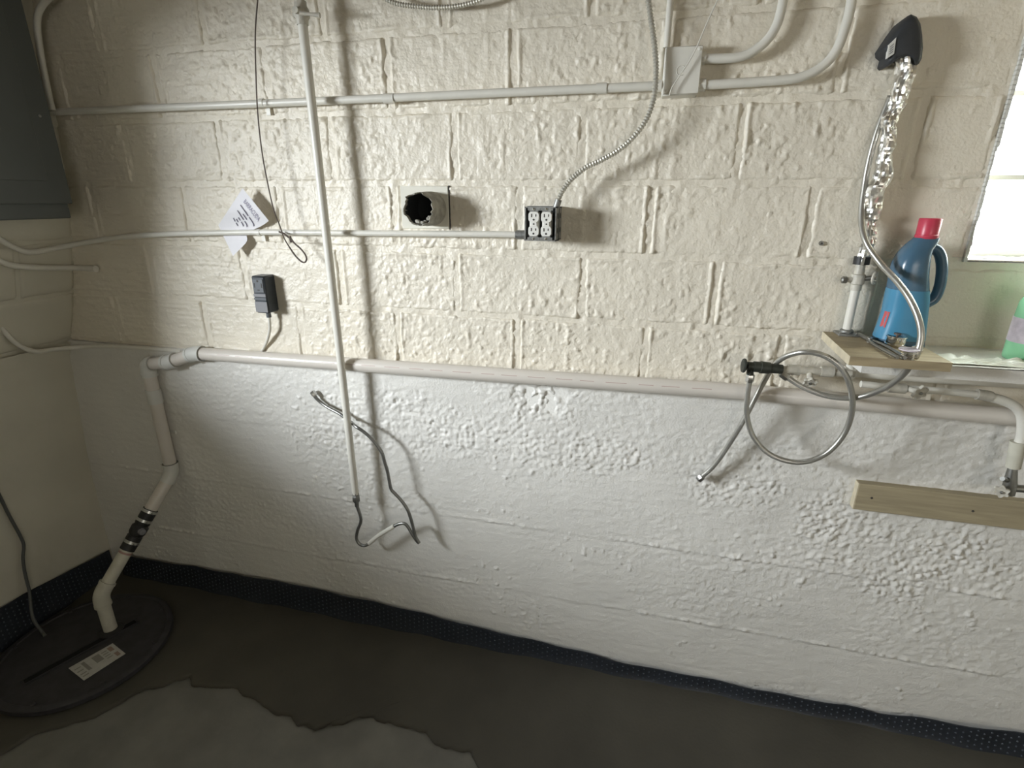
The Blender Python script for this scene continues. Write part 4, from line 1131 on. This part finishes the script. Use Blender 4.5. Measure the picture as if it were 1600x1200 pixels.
h2, P = hose('braided_hose', [(1172, 590, .106), (1168, 618, .108), (1167, 650, .11), (1178, 684, .115), (1205, 711, .12), (1247, 722.5, .125), (1287, 711, .13), (1317, 681, .135), (1331, 643, .14), (1329, 606, .145), (1314, 575, .145), (1288, 556, .14), (1258, 550, .13), (1230, 556, .105), (1210, 570, .082), (1196, 592, .079), (1180, 622, .080), (1160, 660, .076), (1136, 699, .06), (1115, 728, .05), (1094, 747, .04)],
             'braided steel hose coiled in a full loop below the dark valve')
hexnut(h2, P[0], P[0] - P[2]); hexnut(h2, P[-1], P[-1] - P[-3], .0115, .018)

# ---- dark valve with water pipes below the ledge
a, b = W(1170, 572, .108), W(1222, 577, .100)
t = thing('supply_valve', a, 'dark metal valve with round knob on the grey supply pipe', 'valve')
d = (b - a) / np.linalg.norm(b - a); ln = np.linalg.norm(b - a)
MB().tube([a - d * .004, a + d * .012, a + d * .0125, a + d * .03, a + d * .031, a + d * .055, a + d * .056, b], [.0125, .0125, .0155, .0155, .0178, .0165, .0145, .0130], 12).build('body', 'brass_dark', t)
k0 = a - d * .014
kn = MB().lathe([(.005, .014), (.005, .004), (.019, .004), (.0205, .001), (.019, -.003), (.006, -.005), (0, -.005)], k0, d, 20).build('knob', 'brass_dark', t)
MB().tube([W(1172, 574, .108), W(1172, 590, .104)], .0095, 8).build('outlet_port', 'brass_dark', t)
MB().tube([W(1222, 577, .09), W(1222, 586, .094)], .0095, 8).build('outlet_port', 'painted_fitting', t)
pp = [W(1218, 577, .099), W(1260, 579, .088), W(1330, 584, .085)]
MB().tube(pp, .0105, 12).build('supply_pipe', 'painted_fitting', t)
for u, v in ((1240, 578), (1292, 581)):
    p = W(u, v, .085); q = W(u + 10, v + .7, .085); MB().tube([p - (q - p), p + (q - p)], .0145, 10).build('coupling', 'painted_fitting', t)
def handwheel(parent, c, axis, r=.017, lobes=6):
    c = np.array(c); R = frame_from(axis, (0, 0, 1)); pts = []
    for k in range(72):
        a_ = 2 * math.pi * k / 72; rr = r * (1 + .16 * math.cos(lobes * a_)); pts.append((rr * math.cos(a_), rr * math.sin(a_)))
    rg = lambda s, h: [c + R @ np.array((x * s, y * s, h)) for x, y in pts]
    o = MB().loft([rg(.9, -.004), rg(1.0, -.002), rg(1.0, .003), rg(.92, .005), rg(.6, .003), rg(.3, .004)]).build('handle', 'painted_fitting', parent, angle=50)
    MB().lathe([(.004, .003), (.004, .008), (0, .009)], c, axis, 8).build('handle_screw', 'dull_steel', o)
    return o
c = W(1265, 580, .085); hw = W(1266, 597, .115)
MB().tube([c, hw], .008, 10).build('stem', 'painted_fitting', t); handwheel(t, hw, hw - c)

# far pipes under the ledge
pts = WP([(1318, 580), (1400, 588), (1500, 594), (1640, 602)], .055)
t = thing('water_pipe', pts[0], 'white painted water pipe running level just under the ledge', 'pipe')
MB().tube(spline(pts, 6), .0125, 14).build('pipe', 'conduit_paint', t)
p = W(1329, 576, .055)
MB().tube([W(1329, 590, .055), W(1329, 568, .055)], .0115, 12).build('riser_stub', 'conduit_paint', t)
MB().tube([pts[0], pts[0] * .8 + pts[1] * .2], .0155, 12).build('elbow', 'painted_fitting', t)
pts = WP([(1345, 600), (1400, 606), (1480, 612), (1530, 617)], .085)
t = thing('water_pipe', pts[0], 'lower water pipe with a lobed handle, turning down at the right edge', 'pipe')
MB().tube(pts, .0095, 12).build('pipe', 'conduit_paint', t)
q = WP([(1526, 616), (1540, 618), (1548, 620)], .085); MB().tube(q, .0145, 12).build('union', 'painted_fitting', t)
q = spline(WP([(1546, 620), (1570, 627), (1588, 637), (1597, 652), (1597, 680), (1590, 700), (1585, 722)], .085), 6)
MB().tube(q, .0125, 14).build('bend', 'conduit_paint', t)
MB().tube(WP([(1591, 690), (1583, 730)], .085), [.0175, .0165], 14).build('sleeve', 'pvc_dirty', t)
c = W(1418, 607, .085); hw = W(1437, 613, .118)
MB().tube([c, hw], .0075, 10).build('stem', 'painted_fitting', t); handwheel(t, hw, np.array((.35, -1, -.25)), .019)
c = W(1395, 606, .085); MB().tube([c - (.012, 0, 0), c + (.03, 0, .0)], .0135, 10).build('valve_body', 'painted_fitting', t)

# stop valve below it
c = W(1578, 762, .085)
t = thing('stop_valve', c, 'grey stop valve hanging at the right edge above the wooden batten', 'valve')
MB().tube([W(1583, 728, .085), W(1580, 745, .085), W(1578, 758, .085), W(1576, 772, .085)], [.010, .0135, .016, .014], 10).build('body', 'dull_steel', t)
MB().tube([W(1578, 752, .085), W(1566, 748, .10)], .0065, 8).build('stem', 'dull_steel', t)
handwheel(t, W(1565, 768, .105), (-.5, -1, 0), .016)
MB().tube([c, W(1600, 764, .085)], .0105, 10).build('side_port', 'dull_steel', t)

# ---- wooden batten
a, b, c_, d_ = W(1343, 754, .040), W(1346, 797, .040), W(1640, 833, .040), W(1640, 790, .040)
x0, x1 = a[0] - .001, 1.30; z1, z0 = (a[2] + d_[2]) / 2 , (b[2] + c_[2]) / 2
t = thing('timber_batten', (x0, -.02, z0), 'short pine batten fixed level on the lower concrete wall', 'batten')
MB().box((x0, -.042, z0), (x1, -.004, z1), bev=.002).build('timber', 'pine', t, smooth=False)
MB().box((x0 - .0008, -.041, z0 + .001), (x0 + .0006, -.006, z1 - .001)).build('sawn_end', 'wood_end', t, smooth=False)
for u in (1362, 1520):
    p = W(u, 778 + (u - 1362) * .13, .042); MB().lathe([(.0035, 0), (.0035, .001), (0, .0015)], p, (0, -1, 0), 8).build('nail_head', 'slot', t)
